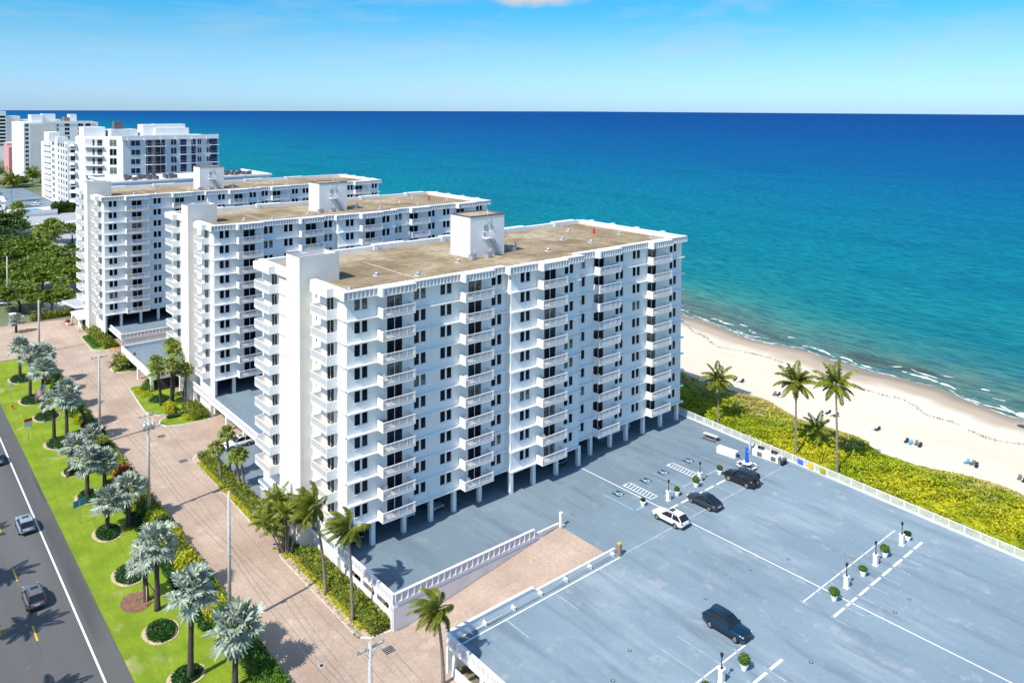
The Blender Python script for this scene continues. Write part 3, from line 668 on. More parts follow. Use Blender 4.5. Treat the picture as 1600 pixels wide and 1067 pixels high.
def me_balcony_solid(w, dep=1.5):
    mb = MB(); mb.box(0, w, -dep, -.002, -.20, 0, 'trim', 'balfloor')
    mb.box(0, .12, -dep, -.002, .003, 1.0, 'wall'); mb.box(w-.12, w, -dep, -.002, .003, 1.0, 'wall'); mb.box(.12, w-.12, -dep, -dep+.05, .003, .1, 'wall')
    return mb.mesh('balcony')
def me_railing_w(w, dep=1.5):
    mb = MB(); y0, y1 = -dep+.01, -dep+.07
    mb.box(.12, w-.12, y0-.02, y1+.02, .94, 1.01, 'rail')
    n = int((w-.3)/.125)
    for k in range(n):
        x = .18+(w-.36)*k/(n-1); mb.box(x-.022, x+.022, y0+.01, y1-.01, .10, .94, 'rail')
    return mb.mesh('railing')

S12 = [  # (x0,x1,y, windows, balconies(x, w, doorx)) local coords, B1 = world
    (44.0, 68.6, 82.3, [45.0, 53.45, 57.5, 66.0], [(48.05, 4.7, 49.5), (60.5, 4.85, 62.05)]),
    (68.6, 82.0, 81.2, [70.3, 78.85], [(73.3, 4.85, 74.85)]),
    (82.0, 108.2, 82.6, [82.75, 91.45, 95.5, 104.95], [(86.3, 4.8, 86.5), (98.85, 4.95, 99.2)]),
]
S3 = [  # the far slab is one bay longer (world x - 1.2)
    (44.0, 68.3, 82.3, [45.0, 55.2, 57.6+8.4], [(48.6, 5.2, 50.2), (59.6, 4.8, 60.4)]),
    (68.3, 82.0, 81.2, [70.9, 79.3], [(73.6, 4.7, 75.2)]),
    (82.0, 119.9, 82.6, [83.2, 92.0, 95.2, 104.3, 109.3, 117.5], [(85.7, 4.9, 86.4), (98.3, 4.8, 99.8), (111.2, 5.0, 112.0)]),
]
def slab_building(tagname, label, dx, dy, S, key, lowest=0, coloured=()):
    root = thing('apartment_building', label, 'apartment building', (44+dx, 82.3+dy, 0), 0, 'three matching white apartment slabs')
    OX, OY = 44., 82.3
    def lo(x, y, z=0): return (x-OX, y-OY, z)
    YN = 107.3; XE = S[-1][1]; zf = [Z0+FH*i for i in range(NF)]; fl = range(lowest, NF)
    # ---- walls
    def mk_wall():
        mb = MB()
        for i, (x0, x1, y, wins, bals) in enumerate(S):
            holes = []
            for z in zf:
                holes += [(w, w+1.86, z+.95, z+2.47) for w in wins]
                holes += [(d, d+2.3, z+.02, z+2.17) for _, _, d in bals]
            wallface(mb, x0, x1, Z0-.3, ZR, holes, lambda u, d, z, y=y: lo(u, y+d, z), 'wall')
            mb.face([lo(x0, y, Z0-.3), lo(x1, y, Z0-.3), lo(x1, YN, Z0-.3), lo(x0, YN, Z0-.3)][::-1], 'coping')  # soffit coloured dark to deepen the shade below
            if i:
                yp = S[i-1][2]; a, b = min(y, yp), max(y, yp)
                mb.face([lo(x0, a, Z0-.3), lo(x0, b, Z0-.3), lo(x0, b, ZR), lo(x0, a, ZR)], 'wall')
        # west face with openings
        holes = []
        for z in zf:
            holes += [(85.6, 87.5, z+.02, z+2.17), (102.3, 104.2, z+.02, z+2.17), (90.1, 90.45, z+1.2, z+1.75)]
        wallface(mb, 82.3, 91.3, 0, ZR, [h for h in holes if h[1] < 91], lambda u, d, z: lo(44+d, u, z), 'wall')
        wallface(mb, 95.3, YN, 0, ZR, [h for h in holes if h[1] > 91], lambda u, d, z: lo(44+d, u, z), 'wall')
        mb.face([lo(XE, S[-1][2], Z0-.3), lo(XE, YN, Z0-.3), lo(XE, YN, ZR), lo(XE, S[-1][2], ZR)], 'wall')
        mb.face([lo(XE, YN, Z0-.3), lo(44, YN, Z0-.3), lo(44, YN, ZR), lo(XE, YN, ZR)], 'wall')
        # wall going down to deck at the west end
        mb.box(0.002, .5, .3, YN-OY-.01, 0, Z0-.31, 'wall')
        for i, (x0, x1, y, wins, bals) in enumerate(S):
            for z in [Z0]+zf[1:]:
                cuts = [x0 if i < 2 else x0+.01]+[q for b in bals for q in (b[0]-.004, b[0]+b[1]+.004)]+[x1+(.4 if i == len(S)-1 else -.01)]
                for a, b in zip(cuts[::2], cuts[1::2]): mb.box(a-OX, b-OX, y-.42-OY, y-.004-OY, z-.20, z-.03, 'trim')
        for z in [Z0]+zf[1:]:
            for a, b in ((82.304, 84.4), (88.9, 91.5), (95.2, 101.4), (106.6, YN)): mb.box(-.2, -.004, a-OY, b-OY, z-.16, z-.03, 'trim')
        # core under the building, behind an added near-black wall that darkens the bay
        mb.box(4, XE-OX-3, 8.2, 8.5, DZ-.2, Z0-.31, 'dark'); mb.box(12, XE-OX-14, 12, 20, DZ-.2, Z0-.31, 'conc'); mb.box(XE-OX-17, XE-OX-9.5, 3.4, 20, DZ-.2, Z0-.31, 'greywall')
        return mb.mesh('wall')
    link('wall', cached(('wall', key), mk_wall), root)
    # ---- stair tower on the street end
    tb = cached(('tower',), lambda: (lambda mb: (mb.box(-1.75, 3.75, 9.0, 12.95, 0, 37.3, 'wall2', 'conc'), mb.box(-1.75, -1.55, 9.0, 12.95, 37.302, 37.9, 'wall2', 'coping'), mb.box(3.55, 3.75, 9.0, 12.95, 37.302, 37.9, 'wall2', 'coping'), mb.box(-1.548, 3.548, 9.0, 9.2, 37.302, 37.9, 'wall2', 'coping'), mb.box(-1.548, 3.548, 12.75, 12.95, 37.302, 37.9, 'wall2', 'coping'), mb.tube([(-1.3, 9.6, 38.3), (3.3, 9.6, 38.3)], .03, 'metal', 5), mb.mesh('stair_tower'))[-1])(MB()))
    link('stair_tower', tb, root)
    # ---- roof, parapet
    def mk_roof():
        mb = MB()
        for (x0, x1, y, _, _) in S: mb.face([lo(x0, y, ZR), lo(x1, y, ZR), lo(x1, YN, ZR), lo(x0, YN, ZR)], 'roof')
        # pale walkway strips
        st = cached(('strip',), lambda: mat('roof_strip', (.46, .40, .31), .9, .3, 1.5))
        for (a, b, c, d) in ((56, 56.25, 83.5, 100), (74, 74.2, 83, 92), (95, 95.2, 86, 104), (79, 100, 95.2, 95.35), (48, 69, 88, 88.12)): mb.box(a-OX, b-OX, c-OY, d-OY, ZR+.004, ZR+.03, st)
        return mb.mesh('roof')
    rf = link('roof', cached(('roof', key), mk_roof), root)
    def mk_par():
        mb = MB(); zb = ZR-.27
        def run(x0, x1, yo, yi, ribs=True):   # a stretch facing south: outer face yo, inner yi
            mb.box(x0-OX, x1-OX, yo+.16-OY, yi-OY, zb, ZP-.12, 'panel'); mb.box(x0-OX, x1-OX, yo-OY, yi+.001-OY, ZP-.12, ZP, 'trim'); mb.box(x0-OX, x1-OX, yo+.02-OY, yo+.16-OY, zb, zb+.13, 'trim')
            n = max(2, int((x1-x0)/.52))
            for k in range(n+1):
                x = x0+(x1-x0)*k/n; mb.box(max(x-.06, x0)-OX, min(x+.06, x1)-OX, yo+.02-OY, yo+.16-OY, zb+.13, ZP-.12, 'trim')
        for i, (x0, x1, y, _, bals) in enumerate(S):
            c = x0-(.6 if i < 2 else -.01); e = x1+(.7 if i == len(S)-1 else (-.61 if i == 0 else .3))
            for (bx_, bw, _) in bals:
                if bx_-.15 > c: run(c, bx_-.16, y-.62, y+.3)
                run(bx_+.15, bx_+bw+.1, y-1.55, y+.3)
                mb.box(bx_-.155-OX, bx_+.145-OX, y-1.62-OY, y+.302-OY, zb-.05, ZP+.03, 'trim'); c = bx_+bw+.105
            run(c, e, y-.62, y+.3)
            if i < 2: mb.box(x0-.72-OX, x0-.605-OX, y-.66-OY, y+.4-OY, zb-.03, ZP+.02, 'trim')
        # west parapet
        for (a, b, o) in ((82.61, 84.4, .55), (88.95, 90.85, .55), (95.35, 101.4, .55)): mb.box(-o, .3, a-OY, b-OY, zb, ZP, 'wall', 'trim')
        for (a, b, o) in ((84.405, 88.945, 1.5), (101.405, 106.9, 1.5)): mb.box(-o, .3, a-OY, b-OY, zb, ZP+.02, 'wall', 'trim')
        mb.box(-.3, .3, 106.905-OY, 107.9-OY, zb, ZP, 'wall')
        # north parapet with raised blocks, east parapet with ribs
        mb.box(.305, XE-OX+.1, YN-.2-OY, YN+.5-OY, zb, ZP-.05, 'wall', 'trim')
        for k in range(5):
            x = 49+13*k
            if x < XE-4: mb.box(x-OX, x+.8-OX, YN-.35-OY, YN+.7-OY, zb, ZP+.12, 'trim'); mb.box(x+.805-OX, x+6-OX, YN-.205-OY, YN+1.2-OY, zb, ZP+.03, 'wall')
        mb.box(XE-OX-.2, XE-OX+.62, S[-1][2]+.305-OY, YN-.21-OY, zb, ZP-.02, 'wall', 'trim')
        for y in (87, 93, 99, 104.5): mb.box(XE-OX-.35, XE-OX+1.2, y-OY, y+.7-OY, zb, ZP+.12, 'trim')
        return mb.mesh('parapet')
    link('parapet', cached(('par', key), mk_par), root)
    # ---- penthouse
    def mk_pent():
        mb = MB(); a, b, c, d = 25.9, 32.5, 10.0, 15.0
        mb.box(a, b, c, d, ZR, 40.4, 'wall'); mb.box(a-.06, b+.06, c-.06, c+.1, 40.4, 40.6, 'coping'); mb.box(a-.06, b+.06, d-.1, d+.06, 40.4, 40.6, 'coping'); mb.box(a-.06, a+.1, c+.1, d-.1, 40.4, 40.6, 'coping'); mb.box(b-.1, b+.06, c+.1, d-.1, 40.4, 40.6, 'coping')
        mb.face([(a, c, 40.41), (b, c, 40.41), (b, d, 40.41), (a, d, 40.41)], 'roof')
        return mb.mesh('penthouse')
    ph = link('penthouse', cached(('pent',), mk_pent), root)
    def mk_stair():
        mb = MB(); c = 10.0; x = 28.2
        mb.box(x, x+1.25, c-1.1, c-.004, 37.1, 37.2, 'rail')
        for q in (x, x+1.2): mb.box(q, q+.05, c-1.1, c-.05, 38.1, 38.16, 'rail')
        mb.box(x, x+1.25, c-1.1, c-1.05, 38.1, 38.16, 'rail'); mb.box(x, x+1.25, c-1.1, c-1.06, 37.65, 37.7, 'rail')
        for k in range(8): mb.box(x+k*.17, x+k*.17+.04, c-1.1, c-1.06, 37.2, 38.1, 'rail')
        mb.box(x+.25, x+1.0, c-.06, c-.003, 37.2, 39.1, 'conc')                 # access door
        # diagonal stair flight
        s0 = Vector((x+1.3, c-.9, 37.1)); s1 = Vector((x+3.1, c-.9, ZR+.05))
        for yy in (c-.95, c-.15):
            mb.face([(s0.x, yy, s0.z), (s0.x, yy, s0.z-.35), (s1.x, yy, s1.z), (s1.x, yy, s1.z+.35)], 'metal')
            mb.tube([(s0.x, yy, s0.z+.95), (s1.x, yy, s1.z+.95)], .03, 'rail', 5)
        for k in range(14):
            p = s0.lerp(s1, (k+.5)/14); mb.box(p.x-.12, p.x+.12, c-.95, c-.15, p.z-.03, p.z+.02, 'metal')
        mb.tube([(x+.9, c-.15, 39.3), (x+.9, c-.15, 41.4)], .03, 'metal', 5)
        mb.tube([(x+1.1, c-.1, 39.4), (x+2.2, c-.1, 38.4)], .04, 'coping', 5)
        return mb.mesh('roof_stair')
    link('roof_stair', cached(('stair',), mk_stair), ph)
    def mk_vent():
        mb = MB(); mb.tube([(0, 0, 0), (0, 0, .3)], .2, 'conc', 10); mb.tube([(0, 0, .26), (0, 0, .42), (0, 0, .52)], [.33, .3, .1], 'metal', 12); mb.box(-.42, .42, -.42, .42, 0, .06, 'pale'); return mb.mesh('roof_vent')
    vm = cached(('vent',), mk_vent)
    for (x, y) in ((45.8, 84.9), (52.9, 90.5), (57.3, 87.2), (66.8, 91.0), (83.2, 89.4), (80.5, 95.3), (92.2, 95.5), (94.2, 90.6), (104.5, 93.5), (106.2, 87.5), (99.5, 101.5)):
        link('roof_vent', vm, rf, lo(x, y, ZR+.002), random.random())
    hm = cached(('hvac',), lambda: (lambda mb: (mb.box(0, .9, 0, .8, 0, .7, 'metal'), mb.box(.1, .8, .1, .7, .7, .75, 'coping'), mb.tube([(1.3, .3, 0), (1.3, .3, .9), (1.0, .3, 1.3)], .12, 'metal', 8), mb.mesh('roof_fan'))[-1])(MB()))
    for (x, y) in ((69.2, 90.8), (72.0, 90.6), (78.6, 92.6)): link('roof_fan', hm, rf, lo(x, y, ZR+.002), .3)
    if key == 'a':
        mb = MB(); mb.box(0, .3, 0, .3, 0, .9, 'red'); link('red_standpipe', cached(('sp',), lambda: mb.mesh('red_standpipe')), rf, lo(101.2, 96.8, ZR+.002))
    # ---- pillars under the building
    pm = cached(('pil',), lambda: (lambda mb: (mb.box(-.27, .27, -.27, .27, 0, Z0-.3-DZ-.004, 'wall'), mb.mesh('pillar'))[-1])(MB()))
    for x in (47.6, 52.1, 56.2, 59.9, 64.2, 68.9, 73.1, 77.6, 82.2, 86.2, 90.7, 94.5, 98.7, 103.2, 107.6)+((112, 116.5, 119.5) if key == 'b' else ()):
        y = 82.3+.3 if x < 68 else (81.2+.3 if x < 82.3 else 82.6+.3)
        link('pillar', pm, root, lo(x, y, DZ+.004))
    # ---- windows, doors, balconies
    wm = cached(('win',), me_window); dm = cached(('door',), me_door)
    dm2 = cached(('door2',), lambda: me_door(1.9)); sm = cached(('sw',), lambda: (lambda mb: (mb.box(0, .35, .06, .1, 0, .55, 'glass'), mb.box(-.03, .38, -.02, .05, -.05, -.002, 'trim'), mb.mesh('small_window'))[-1])(MB()))
    for i in fl:
        z = zf[i]
        for si, (x0, x1, y, wins, bals) in enumerate(S):
            if key == 'b' and si == 2 and i < 4: continue
            for w in wins: link('window', wm, root, lo(w, y, z+.95))
            for bi, (bx_, bw, d) in enumerate(bals):
                link('sliding_door', dm, root, lo(d, y, z+.02))
                b = link('balcony', cached(('bal', bw), lambda: me_balcony(bw)), root, lo(bx_, y, z))
                cs = coloured.get((round(bx_), i)) if coloured else None
                link('railing', cached(('rail', bw, cs), lambda: me_railing(bw, cols=cs)), b)
        for (y0, w, dr) in ((84.5, 4.3, 85.6), (101.5, 5.1, 102.3)):
            b = link('balcony', cached(('balw', w), lambda: me_balcony_solid(w)), root, lo(44, y0+w, z), -math.pi/2)
            link('railing', cached(('railw', w), lambda: me_railing_w(w)), b)
            link('sliding_door', dm2, root, lo(44, dr+1.9, z+.02), -math.pi/2)
        link('small_window', sm, root, lo(44, 90.45, z+1.2), -math.pi/2)
    return root
B1 = slab_building('a', 'nearest and largest white apartment building beside the blue-grey car park', 0, 0, S12, 'a',
                   coloured={(86, 9): ('bluepanel', 'bluepanel', 'teal', 'bluepanel'), (86, 8): (None, 'bluepanel', 'bluepanel', 'teal'), (86, 7): ('bluepanel', None, 'bluepanel', 'bluepanel'), (86, 6): ('bluepanel', 'bluepanel', None, 'bluepanel')})
B2 = slab_building('b', 'middle one of the three white apartment slabs, behind the nearest tower', 5.8, 61.4, S12, 'a',
                   coloured={(60, 9): (None, 'bluepanel', 'bluepanel', 'yellow'), (60, 8): ('teal', 'yellow', 'teal', 'bluepanel'), (73, 9): (None, 'bluepanel', 'yellow', None), (73, 8): (None, 'bluepanel', 'yellow', 'bluepanel'), (86, 8): ('teal', None, 'bluepanel', None)})
B3 = slab_building('c', 'third and farthest of the matching white slabs, just in front of the scaffolded tower', 1.2, 123.5, S3, 'b', lowest=0,
                   coloured={(49, k): ('yellow' if k % 2 else None, None, 'yellow' if k % 3 else 'bluepanel', None) for k in (9, 7, 6, 4, 3)})

# ------------------------------------------------------------------ distant towers
def simple_tower(label, loc, build):
    t = thing('tower_block', label, 'apartment building', loc); build(t); return t
def winrow(t, mesh, pts, rz=0, name='window'):
    for p in pts: link(name, mesh, t, p, rz)
def fw(w, h, m='glass', frame=True, d=.12):
    mb = MB(); mb.box(0, w, -.03, d-.05, 0, h, m)
    if frame: mb.box(-.08, w+.08, -.06, -.031, -.1, 0, 'trim'); mb.box(-.08, w+.08, -.06, -.031, h, h+.08, 'trim'); mb.box(w/2-.05, w/2+.05, -.05, -.031, 0, h, 'trim')
    return mb.mesh('window')
# low white roof with many air-conditioning units
def acroof(t):
    mb = MB(); mb.box(0, 46, 0, 24, 0, 35.6, 'wall', 'beigeroof'); mb.box(-.4, 46.4, -.4, .3, 35.604, 36.1, 'trim'); mb.box(-.4, .3, .3, 24, 35.604, 36.1, 'trim'); mb.box(45.7, 46.4, .3, 24, 35.604, 36.1, 'trim'); mb.obj('wall', t)
    mb = MB(); mb.box(0, 1, 0, 1, 0, 1.1, 'coping'); mb.box(.1, .9, .1, .9, 1.1, 1.13, 'black'); um = mb.mesh('air_conditioner')
    for k in range(62):
        x = random.choice((5.5, 7.2, 9, 11, 13, 15, 17, 19, 30, 32, 34, 36, 38, 40, 42))+random.uniform(-.3, .3); y = random.choice((4, 7, 10, 14))+random.uniform(-.3, .3)
        link('air_conditioner', um, t, (x, y, 35.61), random.uniform(0, .3))
simple_tower('flat white roof crowded with grey air-conditioning units behind the third slab', (53, 234.5, 0), acroof)
# scaffolded tower with blue shutters
def tower4(t):
    mb = MB(); H = 46; gh = 3.3
    mb.box(13, 46, 0, 22, 0, H, 'greywall', 'beigeroof'); mb.prism([(0, 11), (12.99, 0), (12.99, 22), (3, 22)], 0, H, 'wall', 'beigeroof');
    mb.box(12.5, 46.6, -.7, 0-.01, H-1.1, H+.5, 'wall'); mb.obj('wall', t)
    mb = MB(); mb.box(25, 37, 4, 12, H+.004, H+3.0, 'wall', 'trim'); mb.box(21, 24.99, 5, 12, H+.004, H+4.3, 'wall', 'trim'); mb.box(24.991, 36, 5, 10, H+3.01, H+4.4, 'wall')
    mb.box(3, 10, 12, 20, H+.004, H+3.4, 'wall', 'trim'); mb.box(11, 20, 8, 18, H+.004, H+2.6, 'greywall'); mb.box(13, 16, 12, 15, H+2.61, H+5.4, 'coping'); mb.obj('roof_plant', t)
    bw = fw(3.0, 1.9, 'bluetarp'); bn = fw(1.9, 2.3, 'bluetarp'); sw_ = fw(1.3, 1.9, 'bluetarp'); dk = fw(2.4, 2.3)
    for i in range(7):
        z = H-3.4-gh*i
        link('window', bw, t, (15.6, 0, z+.2)); link('window', bn, t, (29.3, 0, z+.2)); link('window', sw_, t, (38.9, 0, z+.3)); link('window', sw_, t, (42.3, 0, z+.3)) if i < 6 else None
        mb = MB(); mb.box(0, 6.6, -.02, .05, 0, gh-.35, 'bluetarp'); mb.box(1.9, 3.4, -.05, -.021, 0, gh-.35, 'bronze'); mb.box(3.9, 5.9, -.06, -.022, 0, 2.4, 'black'); mb.box(-.2, 6.9, -1.5, -.07, -.25, -.02, 'trim'); mb.box(-.2, 6.9, -1.5, -1.45, .9, .96, 'conc')
        for q in (0, 2.2, 4.6, 6.7): mb.box(q, q+.09, -1.49, -1.41, -.02, 3.0, 'metal')
        mb.obj('balcony', t, (20.6, 0, z))
        mb = MB(); mb.box(0, 2.2, -.02, .05, 0, gh-.3, 'bluetarp'); mb.box(2.3, 3.9, -.04, .05, 0, gh-.3, 'greywall'); mb.box(4.0, 5.6, -.02, .05, 0, gh-.3, 'bluetarp'); mb.box(-.3, 5.9, -1.3, -.05, -.2, -.02, 'trim'); mb.box(-.3, 5.9, -1.3, -1.25, .9, .96, 'conc')
        mb.obj('balcony', t, (32.6, 0, z))
        mb = MB(); mb.box(0, 2.6, -.02, .05, 0, gh-.3, 'bluetarp'); mb.box(-.2, 3.2, -1.2, -.03, -.2, -.02, 'trim'); mb.box(2.8, 2.9, -1.1, -1.0, -.02, 3.0, 'metal'); mb.box(-.2, 3.2, -1.2, -1.15, .9, .96, 'conc'); mb.obj('balcony', t, (43.9 if i else 43.9, 0, z)) if False else mb.obj('balcony', t, (42.9+.6, -.001, z))
        # angled western facade
        ux, uy = 13/math.hypot(13, 11), -11/math.hypot(13, 11); rz = math.atan2(uy, ux)
        link('window', dk, t, (ux*12.3, 11+uy*12.3, z+.2), rz)
        mb = MB(); mb.box(0, 6.4, -.02, .06, 0, gh-.5, 'panel'); mb.box(2.6, 3.3, -.04, -.021, 0, 2.5, 'black'); mb.box(4.3, 6.0, -.04, -.021, 0, 2.4, 'black'); mb.box(-.2, 6.6, -1.1, -.05, -.2, -.02, 'trim'); mb.box(-.2, 6.6, -1.1, -1.02, -.02, .35, 'rail'); mb.box(-.2, 6.6, -1.1, -1.05, .9, .96, 'rail')
        o = mb.obj('balcony', t, (ux*3.6, 11+uy*3.6, z)); o.rotation_euler = (0, 0, rz)
        mb = MB(); mb.box(0, 2.4, -1.2, -.02, 0, 1.0, 'wall'); o = mb.obj('balcony', t, (-.9, 12.6, z)); o.rotation_euler = (0, 0, R_(-56))
    mb = MB()
    for k in range(6): mb.tube([(14+5.5*k, -1.6, H-.2), (14+5.5*k+1.8, -1.7, H-7)], .05, 'metal', 4)
    mb.obj('scaffold_cable', t)
simple_tower('grey and white tower under repair with blue shuttered windows', (59.3, 300, 0), tower4)
def tower5(t):
    H = 37; gh = 3.45; mb = MB()
    mb.box(0, 5.6, 0, 34, 0, H-3, 'wall', 'beigeroof'); mb.prism([(0, 34.01), (5.6, 34.01), (9, 80), (0, 80)], 0, H-2, 'wall', 'beigeroof')
    mb.box(0, 5.6, 28, 33.9, H-2.999, H+2, 'wall'); mb.box(1, 7, 60, 76, H-1.99, H+4, 'wall', 'trim')
    mb.prism([(0, -.001), (5.6, -.001), (5.6, 8), (0, 8)], H-2.999, H, 'wall', 'trim')
    mb.box(3.9, 5.6, -.4, -.003, 0, H-1, 'greywall'); mb.obj('wall', t)
    cw = fw(2.8, 2.1, frame=False); lw = MB(); lw.box(-.05, .05, 0, 22, 0, .9, 'conc'); lw.box(-1.2, .05, 0, 22, -.2, -.01, 'trim'); lm = lw.mesh('gallery')
    dv = MB(); dv.box(0, 2.2, -.05, .05, 0, 2.7, 'black'); dv.box(-.1, 2.3, -1.3, -.06, -.2, 0, 'trim'); dvm = dv.mesh('balcony')
    for i in range(10):
        z = H-3.2-gh*i
        for y in (5, 12, 18.5, 26): link('window', cw, t, (0, y, z), -math.pi/2)
        for y in (40, 44): link('window', cw, t, (0, y, z), -math.pi/2)
        link('gallery', lm, t, (-.06, 48, z))
        link('balcony', dvm, t, (1.5, 0, z-.2))
    mb = MB()
    for y in (.6, 6.2, 8.2, 13.2, 20, 27.3): mb.box(-.15, -.003, y, y+.8, 0, H-2.6, 'greywall')
    mb.obj('vertical_fin', t)
simple_tower('slim white tower with long rows of galleries and vertical fins', (89, 487, 0), tower5)
def tower6(t):
    H = 44.4; gh = 3.35; mb = MB(); mb.box(0, 52, 0, 60, 0, H, 'wall', 'beigeroof'); mb.box(4, 22, -.3, -.003, 0, H-1, 'wall2'); mb.box(12, 48, -.5, -.301, H, H+1, 'trim'); mb.obj('wall', t)
    mb = MB(); mb.box(6, 14, 6, 20, H+.004, H+6, 'wall'); mb.box(14.3, 23, 8, 20, H+.004, H+6.6, 'wall', 'trim'); mb.box(29, 33, 8, 16, H+.004, H+4, 'bronze'); mb.box(33.2, 38, 8, 18, H+.004, H+6.4, 'wall'); mb.obj('roof_plant', t)
    w = fw(2.2, 1.9); ws = fw(1.2, 1.9); wb = fw(3.4, 2.2)
    for i in range(12):
        z = H-3.2-gh*i
        link('window', w, t, (1.0, 0, z)); link('window', ws, t, (22.6, 0, z))
        if i < 4:
            link('window', wb, t, (28, 0, z)); link('window', wb, t, (37.5, 0, z)); link('window', wb, t, (43, 0, z))
        for y in (14, 34): link('window', ws, t, (0, y, z), -math.pi/2)
simple_tower('tall white tower with a plain pale blue end wall and one window column', (98.6, 702, 0), tower6)
def tower7(t):
    H = 52; mb = MB(); mb.box(-10, 9, 0, 30, 0, H, 'wall', 'beigeroof'); mb.box(9.01, 22, 4, 30, 0, H-5, 'wall', 'beigeroof'); mb.box(22.01, 60, 6, 40, 0, H-9, 'wall', 'beigeroof'); mb.obj('wall', t)
    w = fw(7, 2.2, 'glass', False)
    for i in range(9):
        link('window', w, t, (-6, 0, H-7-3.6*i)); link('window', w, t, (1.5, 0, H-7-3.6*i))
simple_tower('farthest white tower at the left edge, stepped top against the sea', (109, 950, 0), tower7)
def tower8(t):
    H = 25; mb = MB(); mb.box(-6, 18, 0, 20, 0, H, 'pink', 'beigeroof'); mb.box(-6, 14, -8, -.01, 0, H-3, 'pink', 'beigeroof'); mb.box(0, 1, -8.6, -8.01, 0, H-3, 'wall'); mb.obj('wall', t)
    w = fw(3.2, 1.8)
    for i in range(6):
        link('window', w, t, (3, -8.01, H-6-3.3*i)); link('window', w, t, (8, -8.01, H-6-3.3*i)); link('window', w, t, (-4, -8.01, H-6-3.3*i))
simple_tower('low salmon pink block at the far left edge of the photo', (106, 800, 0), tower8)

# ------------------------------------------------------------------ fence along the dune
def fence():
    A = Vector((110, 84.2, DZ)); Bp = Vector((103.9, 8, DZ)); t = thing('deck_fence', 'long white picket railing between the car park and the green dune', 'fence', A); d = Bp-A; n = 40; seg = d/n; L_ = seg.length; rz = math.atan2(d.y, d.x)
    mb = MB(); mb.box(.05, L_-.05, -.02, .02, .08, .13, 'rail'); mb.box(.0, L_, -.035, .035, 1.02, 1.09, 'rail')
    for k in range(14): x = .08+(L_-.16)*(k+.5)/14; mb.box(x-.025, x+.025, -.012, .012, .13, 1.02, 'rail')
    pm = mb.mesh('picket_panel'); mb = MB(); mb.box(-.06, .06, -.06, .06, 0, 1.15, 'rail'); qm = mb.mesh('post')
    kb = MB(); kb.box(0, d.length, -.16, .16, .004, .12, 'pale'); o = kb.obj('kerb_base', t); o.rotation_euler = (0, 0, rz)
    for k in range(n): link('picket_panel', pm, t, seg*k+Vector((0, 0, .12)), rz); link('post', qm, t, seg*k+Vector((0, 0, .12)), rz)
fence()

